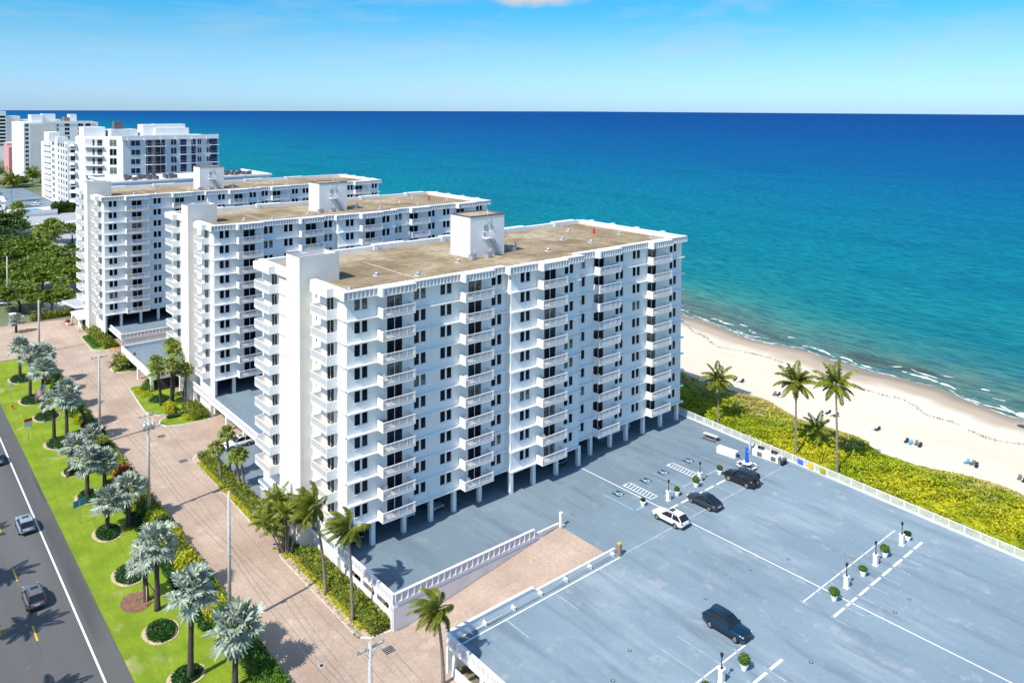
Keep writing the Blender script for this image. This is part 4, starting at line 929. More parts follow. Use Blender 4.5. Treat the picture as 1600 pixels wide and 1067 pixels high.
# ------------------------------------------------------------------ cars
def car_meshes(L_, Wd, H, paint, kind):
    """local: front = +Y, x = width, origin on the ground at the centre. kind: suv / coupe / boxy"""
    hw = Wd/2; P_ = CP[paint]; zb = .30; hl = L_/2
    prof = {'suv':   dict(belt=.63, st=[(-1, .50, .74), (-.985, .80, .86), (-.93, .96, .94), (-.80, 1.0, .985), (-.4, 1., 1.), (.2, 1., 1.), (.40, .99, 1.), (.55, .955, .99), (.75, .92, .97), (.88, .86, .93), (.965, .74, .84), (1, .50, .68)], g=(-.955, -.70, .06, .44), gt=(-.62, -.05)),
            'coupe': dict(belt=.60, st=[(-1, .60, .80), (-.97, .86, .92), (-.80, .99, .99), (-.4, 1., 1.), (.2, .99, 1.), (.45, .96, 1.), (.62, .90, .98), (.85, .80, .94), (.96, .66, .84), (1, .46, .72)], g=(-.93, -.30, .04, .46), gt=(-.40, -.08)),
            'boxy':  dict(belt=.62, st=[(-1, .74, .86), (-.98, .95, .96), (-.80, 1., 1.), (-.4, 1., 1.), (.2, 1., 1.), (.45, 1., 1.), (.62, .98, 1.), (.85, .94, .98), (.97, .86, .94), (1, .60, .88)], g=(-.97, -.90, .12, .38), gt=(-.86, .12))}[kind]
    zbelt = H*prof['belt']; body = MB(); rings = []
    for (s, hz, wz) in prof['st']:
        y = s*hl; w = hw*wz; zt = zb+(zbelt-zb)*hz+0; b0 = zb if abs(s) < .9 else zb+.08
        rings.append([(-w*.86, y, b0), (-w*.99, y, b0+.14), (-w, y, b0+(zt-b0)*.55), (-w*.965, y, zt-.10), (-w*.86, y, zt-.01), (-w*.4, y, zt+.03), (0, y, zt+.045), (w*.4, y, zt+.03), (w*.86, y, zt-.01), (w*.965, y, zt-.10), (w, y, b0+(zt-b0)*.55), (w*.99, y, b0+.14), (w*.86, y, b0)])
    n = len(rings[0])
    bm = bmesh.new(); vs = [[bm.verts.new(p) for p in r] for r in rings]
    for a in range(len(vs)-1):
        for b in range(n-1): f = bm.faces.new((vs[a][b], vs[a][b+1], vs[a+1][b+1], vs[a+1][b])); f.smooth = True
        f = bm.faces.new((vs[a][n-1], vs[a][0], vs[a+1][0], vs[a+1][n-1]))
    bm.faces.new(vs[0]); bm.faces.new(vs[-1][::-1]); bmesh.ops.recalc_face_normals(bm, faces=bm.faces); bmesh.ops.smooth_vert(bm, verts=[v for r in vs[1:-1] for v in r[2:-2]], factor=.35, use_axis_x=True, use_axis_y=False, use_axis_z=True); [setattr(f, 'smooth', True) for f in bm.faces]
    me = bpy.data.meshes.new('body'); bm.to_mesh(me); bm.free(); me.materials.append(P_)
    # greenhouse
    y0, y1, y2, y3 = [q*hl for q in prof['g']]; ya, yb = [q*hl for q in prof['gt']] if False else (y1, y2)
    zt = H-.06; wb = hw*.87; wt = hw*.72; zq = zbelt-.04
    if kind == 'boxy': wt = hw*.80
    glass = {}
    def gm(nm, pts): mb = MB(); mb.face(pts, 'cglass'); glass[nm] = mb.mesh(nm)
    gm('windscreen', [(-wb*.97, y3, zq), (wb*.97, y3, zq), (wt*.97, y2, zt), (-wt*.97, y2, zt)]); gm('rear_window', [(wb*.95, y0, zq), (-wb*.95, y0, zq), (-wt*.95, y1, zt), (wt*.95, y1, zt)])
    gm('left_window', [(-wb, y0, zq), (-wb, y3, zq), (-wt, y2, zt), (-wt, y1, zt)]); gm('right_window', [(wb, y3, zq), (wb, y0, zq), (wt, y1, zt), (wt, y2, zt)])
    rb = MB()
    xs = wt+.015
    rpts = [(y1-.05, zt), (y1*.6+y2*.4, zt+.06), (y1*.25+y2*.75, zt+.065), (y2+.06, zt)]
    for (p, q) in zip(rpts, rpts[1:]):
        for (xa, xb, da, db) in ((-xs, -xs*.8, -.03, .0), (-xs*.8, 0, .0, .02), (0, xs*.8, .02, .0), (xs*.8, xs, 0, -.03)):
            rb.face([(xa, p[0], p[1]+da), (xb, p[0], p[1]+db), (xb, q[0], q[1]+db), (xa, q[0], q[1]+da)], P_, True)
    rb.box(-xs, xs, y1-.05, y2+.06, zt-.035, zt-.03, P_)
    for s in (-1, 1):   # pillars + roof rails
        for (yb0, yt0, wd_) in ((y3, y2, .05), (y0, y1, .10 if kind != 'boxy' else .16), ((y3*.45+y0*.55), (y2*.45+y1*.55), .05)):
            a = (s*(wb+.012), yb0-wd_, zq); b = (s*(wb+.012), yb0+wd_, zq); c = (s*(wt+.012), yt0+wd_, zt); d = (s*(wt+.012), yt0-wd_, zt); rb.face([a, b, c, d] if s > 0 else [d, c, b, a], P_)
    if kind != 'coupe':
        for s in (-1, 1): rb.tube([(s*wt*.92, y1+.15, zt+.09), (s*wt*.92, y2-.2, zt+.09)], .025, 'black' if paint != 'silver' else 'metal', 5)
    if kind == 'suv' or kind == 'coupe': rb.face([(-wt*.55, y2-.75, zt+.092), (wt*.55, y2-.75, zt+.092), (wt*.55, y2-.12, zt+.07), (-wt*.55, y2-.12, zt+.07)], 'cglass')
    roof = rb.mesh('roof')
    # dark sills and arches
    tr = MB(); wr = .35 if kind != 'boxy' else .40; wx = hw*.99; fy, ry = hl*.62, -hl*.58
    for s in (-1, 1):
        tr.box(min(s*wx*.98, s*(wx+.012)), max(s*wx*.98, s*(wx+.012)), ry+wr, fy-wr, zb-.04, zb+.16, 'black')
        for yy in (fy, ry):
            ring = [(s*(wx+.008), yy+(wr+.07)*math.cos(a), wr+(wr+.07)*math.sin(a)) for a in np.linspace(-.15, math.pi+.15, 14)]
            tr.face(ring if s < 0 else ring[::-1], 'black')
    rb_ = MB(); rb_.box(-hw*.8, hw*.8, -hl-.02, -hl+.1, zb+.02, zb+.22, 'black'); gr_ = MB(); gr_.box(-hw*.55, hw*.55, hl-.08, hl+.012, zb+.08, zb+.32, 'black')
    trim = tr.mesh('sill'); rbm = rb_.mesh('rear_bumper'); grm = gr_.mesh('grille')
    wh = MB(); wh.tube([(-.11, 0, 0), (-.10, 0, 0), (.10, 0, 0), (.11, 0, 0)], [wr-.03, wr, wr, wr-.03], 'tyre', 18); wm_ = wh.mesh('wheel')
    ri = MB(); ri.tube([(-.118, 0, 0), (.118, 0, 0)], wr*.62, 'rim', 14)
    for k in range(5):
        a = k*2*math.pi/5
        for s in (-.122, .122):
            c, d = math.cos(a), math.sin(a); c2, d2 = math.cos(a+.5), math.sin(a+.5)
            ri.face([(s, .1*c, .1*d), (s, wr*.58*c, wr*.58*d), (s, wr*.58*c2, wr*.58*d2)], 'black')
    rim = ri.mesh('rim')
    hl_m = MB(); hl_m.box(-.16, .14, -.10, .02, -.045, .045, 'lampwhite'); tl = MB(); tl.box(-.15, .13, -.03, .10, -.05, .05, 'lampred'); mi = MB(); mi.box(-.09, .09, -.06, .06, -.06, .07, P_)
    pl_ = MB(); pl_.box(-.26, .26, -.02, .0, -.06, .06, 'trim')
    zl = zb+(zbelt-zb)*(.68 if kind != 'boxy' else .8); zr = zb+(zbelt-zb)*.78
    return dict(body=me, roof=roof, trim=trim, rbm=rbm, grm=grm, glass=glass, wheel=wm_, rim=rim, hl=hl_m.mesh('headlight'), tl=tl.mesh('tail_light'), mi=mi.mesh('mirror'), plate=pl_.mesh('number_plate'), W=(hw-.1, fy, ry, wr), lz=zl, rz_=zr, hl_=hl, hw=hw, mz=(zq+.05, y3-.25))
def car(name, label, cat, x, y, z, heading, dims, paint, kind='suv', group=None, spare=False):
    """heading: radians from +Y, ccw"""
    q = cached(('car', dims, paint, kind), lambda: car_meshes(*dims, paint, kind)); t = thing(name, label, cat, (x, y, z), heading, group)
    link('body', q['body'], t); link('roof', q['roof'], t); link('sill', q['trim'], t); link('rear_bumper', q['rbm'], t); link('grille', q['grm'], t)
    for k, v in q['glass'].items(): link(k if 'wind' in k and 'left' not in k and 'right' not in k else 'side_window' if k in ('left_window', 'right_window') else k, v, t)
    wx, fy, ry, wr = q['W']
    for s in (-1, 1):
        for yy in (fy, ry): w_ = link('wheel', q['wheel'], t, (s*wx, yy, wr)); link('rim', q['rim'], w_)
        link('headlight', q['hl'], t, (s*q['hw']*.68, q['hl_']*.955, q['lz'])); link('tail_light', q['tl'], t, (s*q['hw']*.76, -q['hl_']*.985, q['rz_'])); link('mirror', q['mi'], t, (s*(q['hw']*.87+.12), q['mz'][1], q['mz'][0]))
    link('number_plate', q['plate'], t, (0, -q['hl_']-.022, q['rz_']-.12))
    if spare: mb = MB(); mb.tube([(0, -q['hl_']-.2, .95), (0, -q['hl_']-.02, .95)], .36, 'tyre', 16); mb.tube([(0, -q['hl_']-.21, .95), (0, -q['hl_']-.201, .95)], .2, 'rim', 12); mb.obj('spare_wheel', t)
    return t
D_ = DZ+.004
car('parked_car', 'white crossover car parked alone beside the long white line', 'car', 80.1, 62.4, D_, 0, (4.9, 1.95, 1.68), 'white', 'suv')
car('parked_car', 'dark grey coupe-shaped car between the white and the black cars', 'car', 87.1, 62.2, D_, 0, (4.85, 1.95, 1.6), 'charcoal', 'coupe')
car('parked_car', 'black boxy off-road car with a spare wheel on the back', 'car', 96.5, 62.6, D_, 0, (4.9, 2.0, 1.98), 'black', 'boxy', spare=True)
car('moving_car', 'dark teal blue sport utility car driving across the open deck', 'car', 67.6, 45.3, D_, math.pi, (5.0, 2.0, 1.75), 'teal', 'suv')
car('moving_car', 'silver blue sport utility car on the road near the left edge', 'car', 16.4, 120.6, .02, 0, (4.7, 1.9, 1.65), 'silver', 'suv', 'cars on the road')
car('moving_car', 'grey brown sport utility car lowest on the road, with roof rails', 'car', 14.6, 101.9, .02, 0, (4.8, 1.95, 1.72), 'brown', 'suv', 'cars on the road')
car('moving_car', 'pale blue car cut by the left edge of the photo', 'car', 15.9, 146.3, .02, 0, (4.8, 1.95, 1.7), 'sky', 'suv', 'cars on the road')
car('parked_car', 'white sport utility car facing the driveway below the near tower balconies', 'car', 48.0, 127.4, .05, math.pi/2, (4.8, 1.95, 1.72), 'white', 'suv')
car('parked_car', 'silver car nose out in the dark garage below the second balcony stack', 'car', 58.3, 85.9, D_, math.pi, (4.7, 1.9, 1.5), 'silver', 'coupe')
car('parked_car', 'white car in the dark garage behind the second deck pillar', 'car', 54.2, 86.6, D_, math.pi, (4.7, 1.9, 1.6), 'white', 'suv')
car('parked_car', 'dark car in the first garage bay by the coconut palm', 'car', 46.2, 86.0, D_, math.pi, (4.7, 1.9, 1.5), 'black', 'coupe')
car('parked_car', 'dark teal car under the third stack of balconies', 'car', 80.0, 84.9, D_, math.pi, (5.0, 2.0, 1.75), 'teal', 'suv')
car('parked_car', 'white car at ground level between the hedge and deck pillars', 'car', 45.2, 84.5, .03, 0, (4.7, 1.9, 1.5), 'white', 'coupe')
for (x, y, lb, pt) in ((72.5, 506, 'far silver car nearest the pool', 'silver'), (76.5, 512, 'far white car beside the slim tower', 'white'), (80, 522, 'far white car furthest along the distant lot', 'white')):
    car('parked_car', lb, 'car', x, y, .04, R_(70), (4.8, 1.95, 1.7), pt, 'suv', 'cars in the distant lot')
for (x, y, lb, pt) in ((66, 395, 'far white van-like car at the left end of the carport row', 'white'), (70.5, 398, 'far white car in the middle of the carport row', 'white'), (76, 401, 'far black car at the right end of the carport row', 'black')):
    car('parked_car', lb, 'car', x, y, .04, math.pi, (4.8, 2.0, 1.8), pt, 'boxy', 'cars under the distant carport')
car('parked_car', 'silver car glimpsed under trees at the far left edge', 'car', 30.5, 262, .04, R_(60), (4.8, 1.95, 1.6), 'silver', 'suv')
# ------------------------------------------------------------------ palms
def fan_crown(seed, nf, pet, rad, seg, droop, mname, dead=0, minel=-50, wind=(0, 0)):
    """rosette of pleated fan leaves -> (n,4,3) quads"""
    rg = random.Random(seed); Q = []; D = []
    for i in range(nf):
        az = i*2.39996+rg.uniform(-.2, .2); fr = i/(nf-1); el = R_(82-(82-minel)*fr**.85+rg.uniform(-7, 7))
        d = Vector((math.cos(az)*math.cos(el)+wind[0], math.sin(az)*math.cos(el)+wind[1], math.sin(el))).normalized()
        t = Vector((-math.sin(az), math.cos(az), 0)); n = d.cross(t).normalized(); t = n.cross(d)
        if n.z < 0: n = -n
        pl = pet*rg.uniform(.75, 1.15); h = d*pl-Vector((0, 0, .08*pl)); r = rad*rg.uniform(.85, 1.15); out = D if (dead and i >= nf-dead) else Q
        # petiole
        s_ = t*.035; out.append([tuple(d*.1-s_), tuple(d*.1+s_), tuple(h+s_), tuple(h-s_)])
        if dead and i >= nf-dead: r *= .7
        roll = rg.uniform(-.5, .5); tt = t*math.cos(roll)+n*math.sin(roll); nn = n*math.cos(roll)-t*math.sin(roll)
        span = R_(150)
        for k in range(seg):
            a0 = -span+2*span*k/seg; a1 = -span+2*span*(k+1)/seg; am = (a0+a1)/2; rr = r*(1-.22*(abs(am)/span)**2)*rg.uniform(.92, 1.06)
            pz = .05*r*(1 if k % 2 else -1)
            def pt(a, q, zz=0): return h+(d*math.cos(a)+tt*math.sin(a))*q+nn*(zz+.22*q*abs(math.sin(a*.6)))
            mz = -droop*r*rg.uniform(.2, 1.8); c = pt(am, rr)+Vector((0, 0, mz)); w = .16
            out.append([tuple(pt(a0, r*.04)), tuple(pt(a0, r*.58, pz)), tuple(pt(a1, r*.58, -pz)), tuple(pt(a1, r*.04))])
            out.append([tuple(pt(a0, r*.58, pz)), tuple(c-tt*.0+(pt(a0, rr)-pt(am, rr))*w), tuple(c+(pt(a1, rr)-pt(am, rr))*w), tuple(pt(a1, r*.58, -pz))])
    return np.array(Q), (np.array(D) if D else None)
def feather_crown(seed, nf, L_, nl, ll, wind=(0, 0), droop=.9, minel=-35, topel=80):
    rg = random.Random(seed); Q = []
    for i in range(nf):
        az = i*2.39996+rg.uniform(-.25, .25); fr = (i+.5)/nf; el = R_(topel-(topel-minel)*fr+rg.uniform(-8, 8)); Lf = L_*rg.uniform(.85, 1.1)*(.75+.25*math.sin(math.pi*min(1, fr+.2)))
        p = Vector((0, 0, 0)); d = Vector((math.cos(az)*math.cos(el), math.sin(az)*math.cos(el), math.sin(el))); st = Lf/nl; pp = []
        wv = Vector((wind[0], wind[1], 0))
        for k in range(nl+1):
            pp.append((p.copy(), d.copy())); p = p+d*st; d = (d+Vector((0, 0, -droop*1.75/nl))*(.4+1.2*k/nl)+wv*(1.6/nl)).normalized()
        for k, (q, dd) in enumerate(pp[:-1]):
            a = pp[k+1][0]; t = dd.cross(Vector((0, 0, 1)))
            if t.length < .05: t = Vector((1, 0, 0))
            t.normalize(); s_ = t*(.035*(1-.8*k/nl)); Q.append([tuple(q-s_), tuple(q+s_), tuple(a+s_), tuple(a-s_)])
            if k < nl*.12: continue
            f = k/nl; l = ll*math.sin(math.pi*min(.97, .18+f*.80))**.6*rg.uniform(.85, 1.1)
            for s in (-1, 1):
                for sub in (0, .5):
                    o = q.lerp(a, sub); ld_ = (t*s*.75+dd*.55+Vector((0, 0, -.35-rg.uniform(0, .35)))+wv*.8).normalized(); e = o+ld_*l; e.z -= l*.12; w = dd*(.045+.02*rg.random())
                    m_ = o.lerp(e, .5)+Vector((0, 0, .05*l))
                    Q.append([tuple(o-w*.6), tuple(m_-w), tuple(e), tuple(m_+w)])
    return np.array(Q)
def trunk_mesh(h, lean, r0, r1, m, key, bulge=.25, curve=1.6, n=12):
    mb = MB(); pts = []; rad = []
    for k in range(n+1):
        f = k/n; g = f**curve; pts.append((lean[0]*g, lean[1]*g, -.15+(h+.15)*f)); rad.append((r0+(r1-r0)*f+bulge*r0*math.exp(-f*9))*(1+.05*(k % 2)))
    mb.tube(pts, rad, m, 9); return mb.mesh('trunk')
_crowns = {}
def crown_mesh(kind, v):
    k = (kind, v)
    if k not in _crowns:
        if kind == 'silver': q, d = fan_crown(40+v, 27, 1.75, 1.28, 17, .12, 'silver', minel=-38); _crowns[k] = (quads('crown', q, 'silver'), None)
        elif kind == 'sabal': q, d = fan_crown(90+v, 27, 1.25, .92, 14, .35, 'fanleaf', dead=4, minel=-45); _crowns[k] = (quads('crown', q, 'fanleaf'), quads('dry_fronds', d, 'deadleaf'))
        elif kind == 'coco': _crowns[k] = (quads('crown', feather_crown(5+v, 24, 3.5, 30, .85, wind=(-.85, .55), droop=.8), 'cocoleaf'), None)
        elif kind == 'beachcoco': _crowns[k] = (quads('crown', feather_crown(25+v, 24, 3.3, 28, .75, wind=(-.18, .05), droop=.85, minel=-30), 'cocoleaf'), None)
        elif kind == 'areca': _crowns[k] = (quads('crown', feather_crown(65+v, 13, 2.3, 18, .5, wind=(-.1, 0), droop=.9, minel=5), 'cocoleaf'), None)
    return _crowns[k]
def palm(kind, label, x, y, h, z=0, lean=(0, 0), s=1., v=0, group=None, rz=0, name=None, dark=False):
    t = thing(name or {'silver': 'silver_palm', 'sabal': 'cabbage_palm', 'coco': 'coconut_palm', 'beachcoco': 'coconut_palm', 'areca': 'feather_palm'}[kind], label, 'palm tree', (x, y, z), 0, group)
    r = {'silver': (.30, .22), 'sabal': (.2, .17), 'coco': (.19, .12), 'beachcoco': (.19, .12), 'areca': (.08, .06)}[kind]
    link('trunk', trunk_mesh(h, lean, r[0], r[1], 'dktrunk' if kind == 'silver' or dark else 'trunk', None), t)
    c, d = crown_mesh(kind, v); o = link('crown', c, t, (lean[0], lean[1], h), rz); o.scale = (s, s, s)
    if d: link('dry_fronds', d, t, (lean[0], lean[1], h), rz).scale = (s, s, s)
    return t
SG = 'silver fan palms along the grass strip'
for (x, y, h, s, lb, ln_) in (
    (27.3, 73.9, 5.9, 1.12, 'silver fan palm lowest in the photo, spreading over the hedge end', (.3, .2)),
    (24.3, 77.7, 9.3, 1.0, 'tall silver fan palm, second from the bottom, with long dark trunk', (.2, -.2)),
    (25.0, 91.2, 7.7, 1.05, 'silver fan palm rising just behind the small braced palm', (0, .2)),
    (24.5, 93.7, 4.6, .72, 'small silver fan palm held by timber braces', (-.2, .3)),
    (24.5, 112.1, 4.5, .95, 'silver fan palm near the blue street sign, street side of its pair', (.4, .3)),
    (27.2, 112.3, 5.2, .95, 'silver fan palm near the blue street sign, hedge side of its pair', (0, .2)),
    (27.0, 124.5, 4.6, .92, 'silver fan palm beside the second utility pole from the bottom', (0, .1)),
    (24.6, 124.1, 5.7, .95, 'silver fan palm in the round bed below the second utility pole', (.1, .1)),
    (23.9, 133.3, 4.6, .85, 'drooping silver fan palm in the little bed with red flowers', (.7, .2)),
    (27.8, 137.3, 4.2, .8, 'low silver fan palm close to the foot of the third utility pole', (0, 0)),
    (25.9, 145.4, 8.3, .98, 'silver fan palm behind the orange and white street sign, right of pair', (0, 0)),
    (24.7, 149.4, 7.0, .92, 'silver fan palm behind the orange and white street sign, left of pair', (0, 0)),
    (30.2, 149.9, 7.6, .9, 'silver fan palm with a strongly leaning trunk', (-3.2, 2.6)),
    (25.2, 163.2, 8.7, 1.0, 'silver fan palm with a dark trunk just beyond the flagpole', (.2, 0)),
    (24.8, 173.8, 8.6, 1.0, 'silver fan palm by the orange hydrant bed', (.2, .2)),
    (25.0, 187.4, 7.0, 1.0, 'silver fan palm farthest up the grass strip at the left edge', (0, 0)),
    (28.5, 181.0, 6.6, .95, 'silver fan palm half hidden between two taller ones up the strip', (0, 0)),
    (29.7, 227.6, 3.2, .75, 'low silver fan palm by the far side entrance', (0, 0))):
    palm('silver', lb, x, y, h, 0, ln_, s*random.uniform(.86, .97), random.randrange(3), SG, random.uniform(0, 6))
# palms west of the road: only their shadows reach the picture
for (x, y, h) in ((5.2, 96.0, 9.5), (5.0, 108.5, 9.0), (6.2, 83.5, 7.8), (4.5, 121, 8.5)):
    palm('beachcoco', 'palm beyond the far side of the road, outside the left edge', x, y, h, 0, (.6, .2), 1.0, random.randrange(2), 'palms beyond the road', random.uniform(0, 6))
palm('coco', 'tall wind-blown coconut palm, left one of the pair at the near corner', 40.8, 81.5, 11.6, 0, (-1.9, -1.0), 1.0, 0, 'wind-blown coconut palms')
palm('coco', 'tall wind-blown coconut palm, right one of the pair at the near corner', 40.9, 75.3, 11.2, 0, (-1.0, -.9), .95, 1, 'wind-blown coconut palms')
palm('coco', 'lone wind-blown coconut palm at the foot of the ramp', 43.2, 61.2, 9.3, 0, (-2.0, -1.8), .88, 2, 'wind-blown coconut palms')
palm('beachcoco', 'coconut palm on the dune nearest the building', 115.6, 79.9, 8.4, .5, (.3, .3), 1.15, 0, 'coconut palms on the dune', 1)
palm('beachcoco', 'coconut palm on the dune, middle one of the tall three', 114.9, 64.6, 12.2, .4, (.5, .5), 1.32, 1, 'coconut palms on the dune', 2)
palm('beachcoco', 'tallest coconut palm on the dune, rightmost', 113.7, 57.1, 14.4, .3, (.3, .6), 1.28, 2, 'coconut palms on the dune', 4)
palm('areca', 'short dark palm low in the dune scrub between the two tall palms', 120.5, 64.0, 3.2, .7, (0, 0), 1.5, 0, None, 0, 'young_palm')
for i, (x, y, h, lb) in enumerate(((41.4, 117.2, 5.2, 'leftmost cabbage palm of the hedge group by the white parked car'), (42.9, 117.4, 6.9, 'tallest cabbage palm of the hedge group by the white parked car'), (43.1, 112.4, 5.3, 'rightmost cabbage palm of the hedge group by the white parked car'), (42.6, 112.9, 4.9, 'shorter cabbage palm in front of the rightmost in the hedge group'))):
    palm('sabal', lb, x, y, h, 0, (-.5, .2), .74, i % 2, 'cabbage palms in the long hedge', i)
for i, (x, y, h, lb) in enumerate(((44.6, 152.5, 8.2, 'nearest tall cabbage palm on the rounded lawn island'), (46.2, 157.0, 9.2, 'cabbage palm at the back of the rounded lawn island'), (47.2, 152.5, 6.4, 'cabbage palm at the right of the rounded lawn island cluster'), (44.2, 157.6, 7.6, 'cabbage palm at the left of the rounded lawn island cluster'), (47.6, 160.8, 9.4, 'tallest cabbage palm standing against the middle slab'), (45.6, 154.6, 6.6, 'lower cabbage palm in the middle of the island cluster'), (43.2, 154.0, 7.0, 'outermost cabbage palm of the cluster nearest the driveway'), (48.0, 156.0, 7.8, 'cabbage palm squeezed between the cluster and white deck wall'))):
    palm('sabal', lb, x, y, h, 0, (random.uniform(-.9, .9), random.uniform(-.3, .9)), .88, i % 2, 'cabbage palms on the lawn island', i*1.3, dark=True)
# feather palm clump by the stair tower: one root, many stems
def clump(label, x, y, n, h, spread, sc, group=None):
    t = thing('feather_palm_clump', label, 'palm tree', (x, y, 0), 0, group)
    for i in range(n):
        a = i*2.4; rr = spread*((i+.5)/n)**.5; hh = h*random.uniform(.55, 1.05); ln_ = (rr*math.cos(a)*1.5, rr*math.sin(a)*1.5)
        o = link('trunk', trunk_mesh(hh, ln_, .09, .055, 'trunk', None), t, (rr*math.cos(a)*.5, rr*math.sin(a)*.5, 0)); c, _ = crown_mesh('areca', i % 3)
        q = link('crown', c, t, (rr*math.cos(a)*.5+ln_[0], rr*math.sin(a)*.5+ln_[1], hh), random.uniform(0, 6)); q.scale = (sc,)*3
clump('tall many-stemmed feather palm clump beside the near stair tower', 40.9, 92.6, 11, 6.8, 1.5, 1.05)
clump('low feather palm clump on the small far traffic island', 43.2, 180.6, 7, 2.2, 1.2, .8)
clump('feather palm clump below the near tower balconies', 41.6, 97.2, 6, 4.2, 1.0, .85)
# timber braces
tb = thing('palm_brace', 'timber braces propping the small silver palm', 'palm brace', (24.5, 93.7, 0))
for a in (0.3, 2.4, 4.5): mb = MB(); mb.tube([(1.3*math.cos(a), 1.3*math.sin(a), 0), (.28*math.cos(a), .28*math.sin(a), 2.0)], .06, 'stake', 6); mb.obj('brace', tb)

# ------------------------------------------------------------------ shrubs and hedges
def leafbox(x0, x1, y0, y1, h, dens, size, lump=.25, seed=0):
    rg = np.random.default_rng(seed); ax, ay = x1-x0, y1-y0; nt_ = int(ax*ay*dens); nside = int((ax+ay)*h*dens*.9)
    px = rg.uniform(0, ax, nt_); py_ = rg.uniform(0, ay, nt_); lz = h*(1-lump/2+lump*.5*(np.sin(px*2.1+seed)+np.sin(py_*1.3+seed*2))*.5+lump*.2*np.sin(py_*3.7))
    lz = lz+h*.16*np.sin(px*5.3+py_*1.7)*np.sin(py_*4.1+seed); P1 = np.stack([px, py_, np.maximum(lz-rg.uniform(0, .22, nt_), h*.54)], 1)
    u = rg.uniform(0, 2*(ax+ay), nside); P2 = np.zeros((nside, 3))
    for i, q in enumerate(u):
        if q < ax: p = (q, 0)
        elif q < ax+ay: p = (ax, q-ax)
        elif q < 2*ax+ay: p = (q-ax-ay, ay)
        else: p = (0, q-2*ax-ay)
        P2[i, :2] = p
    P2[:, :2] += rg.normal(0, .08, (nside, 2)); P2[:, 2] = rg.uniform(.02, h*.95, nside)
    P = np.concatenate([P1, P2])
    # rounded shoulders
    cx = np.minimum(np.minimum(P[:, 0], ax-P[:, 0]), np.minimum(P[:, 1], ay-P[:, 1])); P[:, 2] *= np.clip(.80+cx*.5, .5, 1)
    return leaves(P, size, up=.7)
def core(x0, x1, y0, y1, h, m='dkshrub'):
    mb = MB(); mb.box(.15, x1-x0-.15, .15, y1-y0-.15, 0, h*.5, m); return mb.mesh('branches')
hs_ = [0]
def hedge(name, label, x0, x1, y0, y1, h, m='hedge', dens=60, size=.13, lump=.25, group=None, z=0, cat='hedge'):
    hs_[0] += 1; t = thing(name, label, cat, (x0, y0, z), 0, group)
    link('foliage', quads('foliage', leafbox(x0, x1, y0, y1, h, dens, size, lump, hs_[0]), m), t); link('branches', core(x0, x1, y0, y1, h, m), t); return t
def blob(name, label, x, y, rx, ry, h, m='shrub', n=500, size=.14, z=0, cat='shrub', group=None, trunk=0, sk=0):
    hs_[0] += 1; rg = np.random.default_rng(hs_[0]); d = rg.normal(size=(n, 3)); d[:, 2] = np.abs(d[:, 2])*1.1-(.35 if trunk else .0); d /= np.linalg.norm(d, axis=1)[:, None]
    r = rg.uniform(.78, 1.04, n)*(1+.10*np.sin(d[:, 0]*5+hs_[0])*np.sin(d[:, 1]*6)); P = d*r[:, None]*np.array([rx, ry, h]); P[:, 2] += trunk
    t = thing(name, label, cat, (x, y, z), 0, group); link('foliage', quads('foliage', leaves(P, size, up=.5), m), t)
    mb = MB(); mb.tube([(0, 0, 0), (0, 0, max(.2, trunk+h*.4))], [.06, .04], 'dktrunk', 6)
    if not trunk:
        ring = [[(rx*.78*math.cos(a)*c, ry*.78*math.sin(a)*c, h*.78*s) for a in np.linspace(0, 2*math.pi, 13)[:-1]] for c, s in ((1, 0), (.92, .4), (.7, .72), (.3, .95))]
        for a in range(3):
            for b in range(12): mb.face([ring[a][b], ring[a][(b+1) % 12], ring[a+1][(b+1) % 12], ring[a+1][b]], m, True)
        mb.face(ring[3], m, True)
    mb.obj('branches', t); return t
# hedge along the driveway, building side
hedge('hedge', 'long thick green hedge on the driveway side of the near deck', 41.3, 43.3, 71.6, 89.5, 2.0, 'hedge', 95, .14, .35)
hedge('yellow_shrub_border', 'low yellow flowering border in front of the near deck hedge', 40.75, 41.4, 73.5, 91.5, .55, 'limeshrub', 80, .11, .5, cat='shrub')
hedge('grass_edging', 'narrow dark green clipped strip along the near driveway kerb', 40.05, 40.7, 72.5, 90.5, .22, 'shrub', 110, .08, .15, cat='hedge')
hedge('yellow_shrub_border', 'small yellow border round the feather palm clump', 40.2, 41.0, 91.2, 94.4, .5, 'limeshrub', 80, .11, .5, cat='shrub')
hedge('hedge', 'long hedge below the near tower balconies and cabbage palms', 41.2, 43.0, 101.5, 127.0, 1.5, 'hedge', 85, .14, .35)
hedge('yellow_shrub_border', 'yellow border along the hedge with the cabbage palms', 40.4, 41.15, 101.2, 125.0, .5, 'limeshrub', 75, .12, .5, cat='shrub')
hedge('hedge', 'ragged green planting filling the foot of the near stair tower', 41.6, 43.3, 89.7, 100.2, 1.3, 'shrub', 80, .15, .5)
hedge('hedge', 'low dark planting strip behind the upper bushes of the driveway row', 27.6, 28.9, 84, 128, .6, 'dkshrub', 60, .15, .5)
hedge('hedge', 'continuous olive hedge backing the driveway bush row', 29.7, 31.35, 82, 142, 1.9, 'hedge', 60, .15, .5)
hedge('hedge', 'continuous green hedge further up behind the driveway bushes', 29.7, 31.35, 146, 202, 1.9, 'shrub', 45, .17, .5)
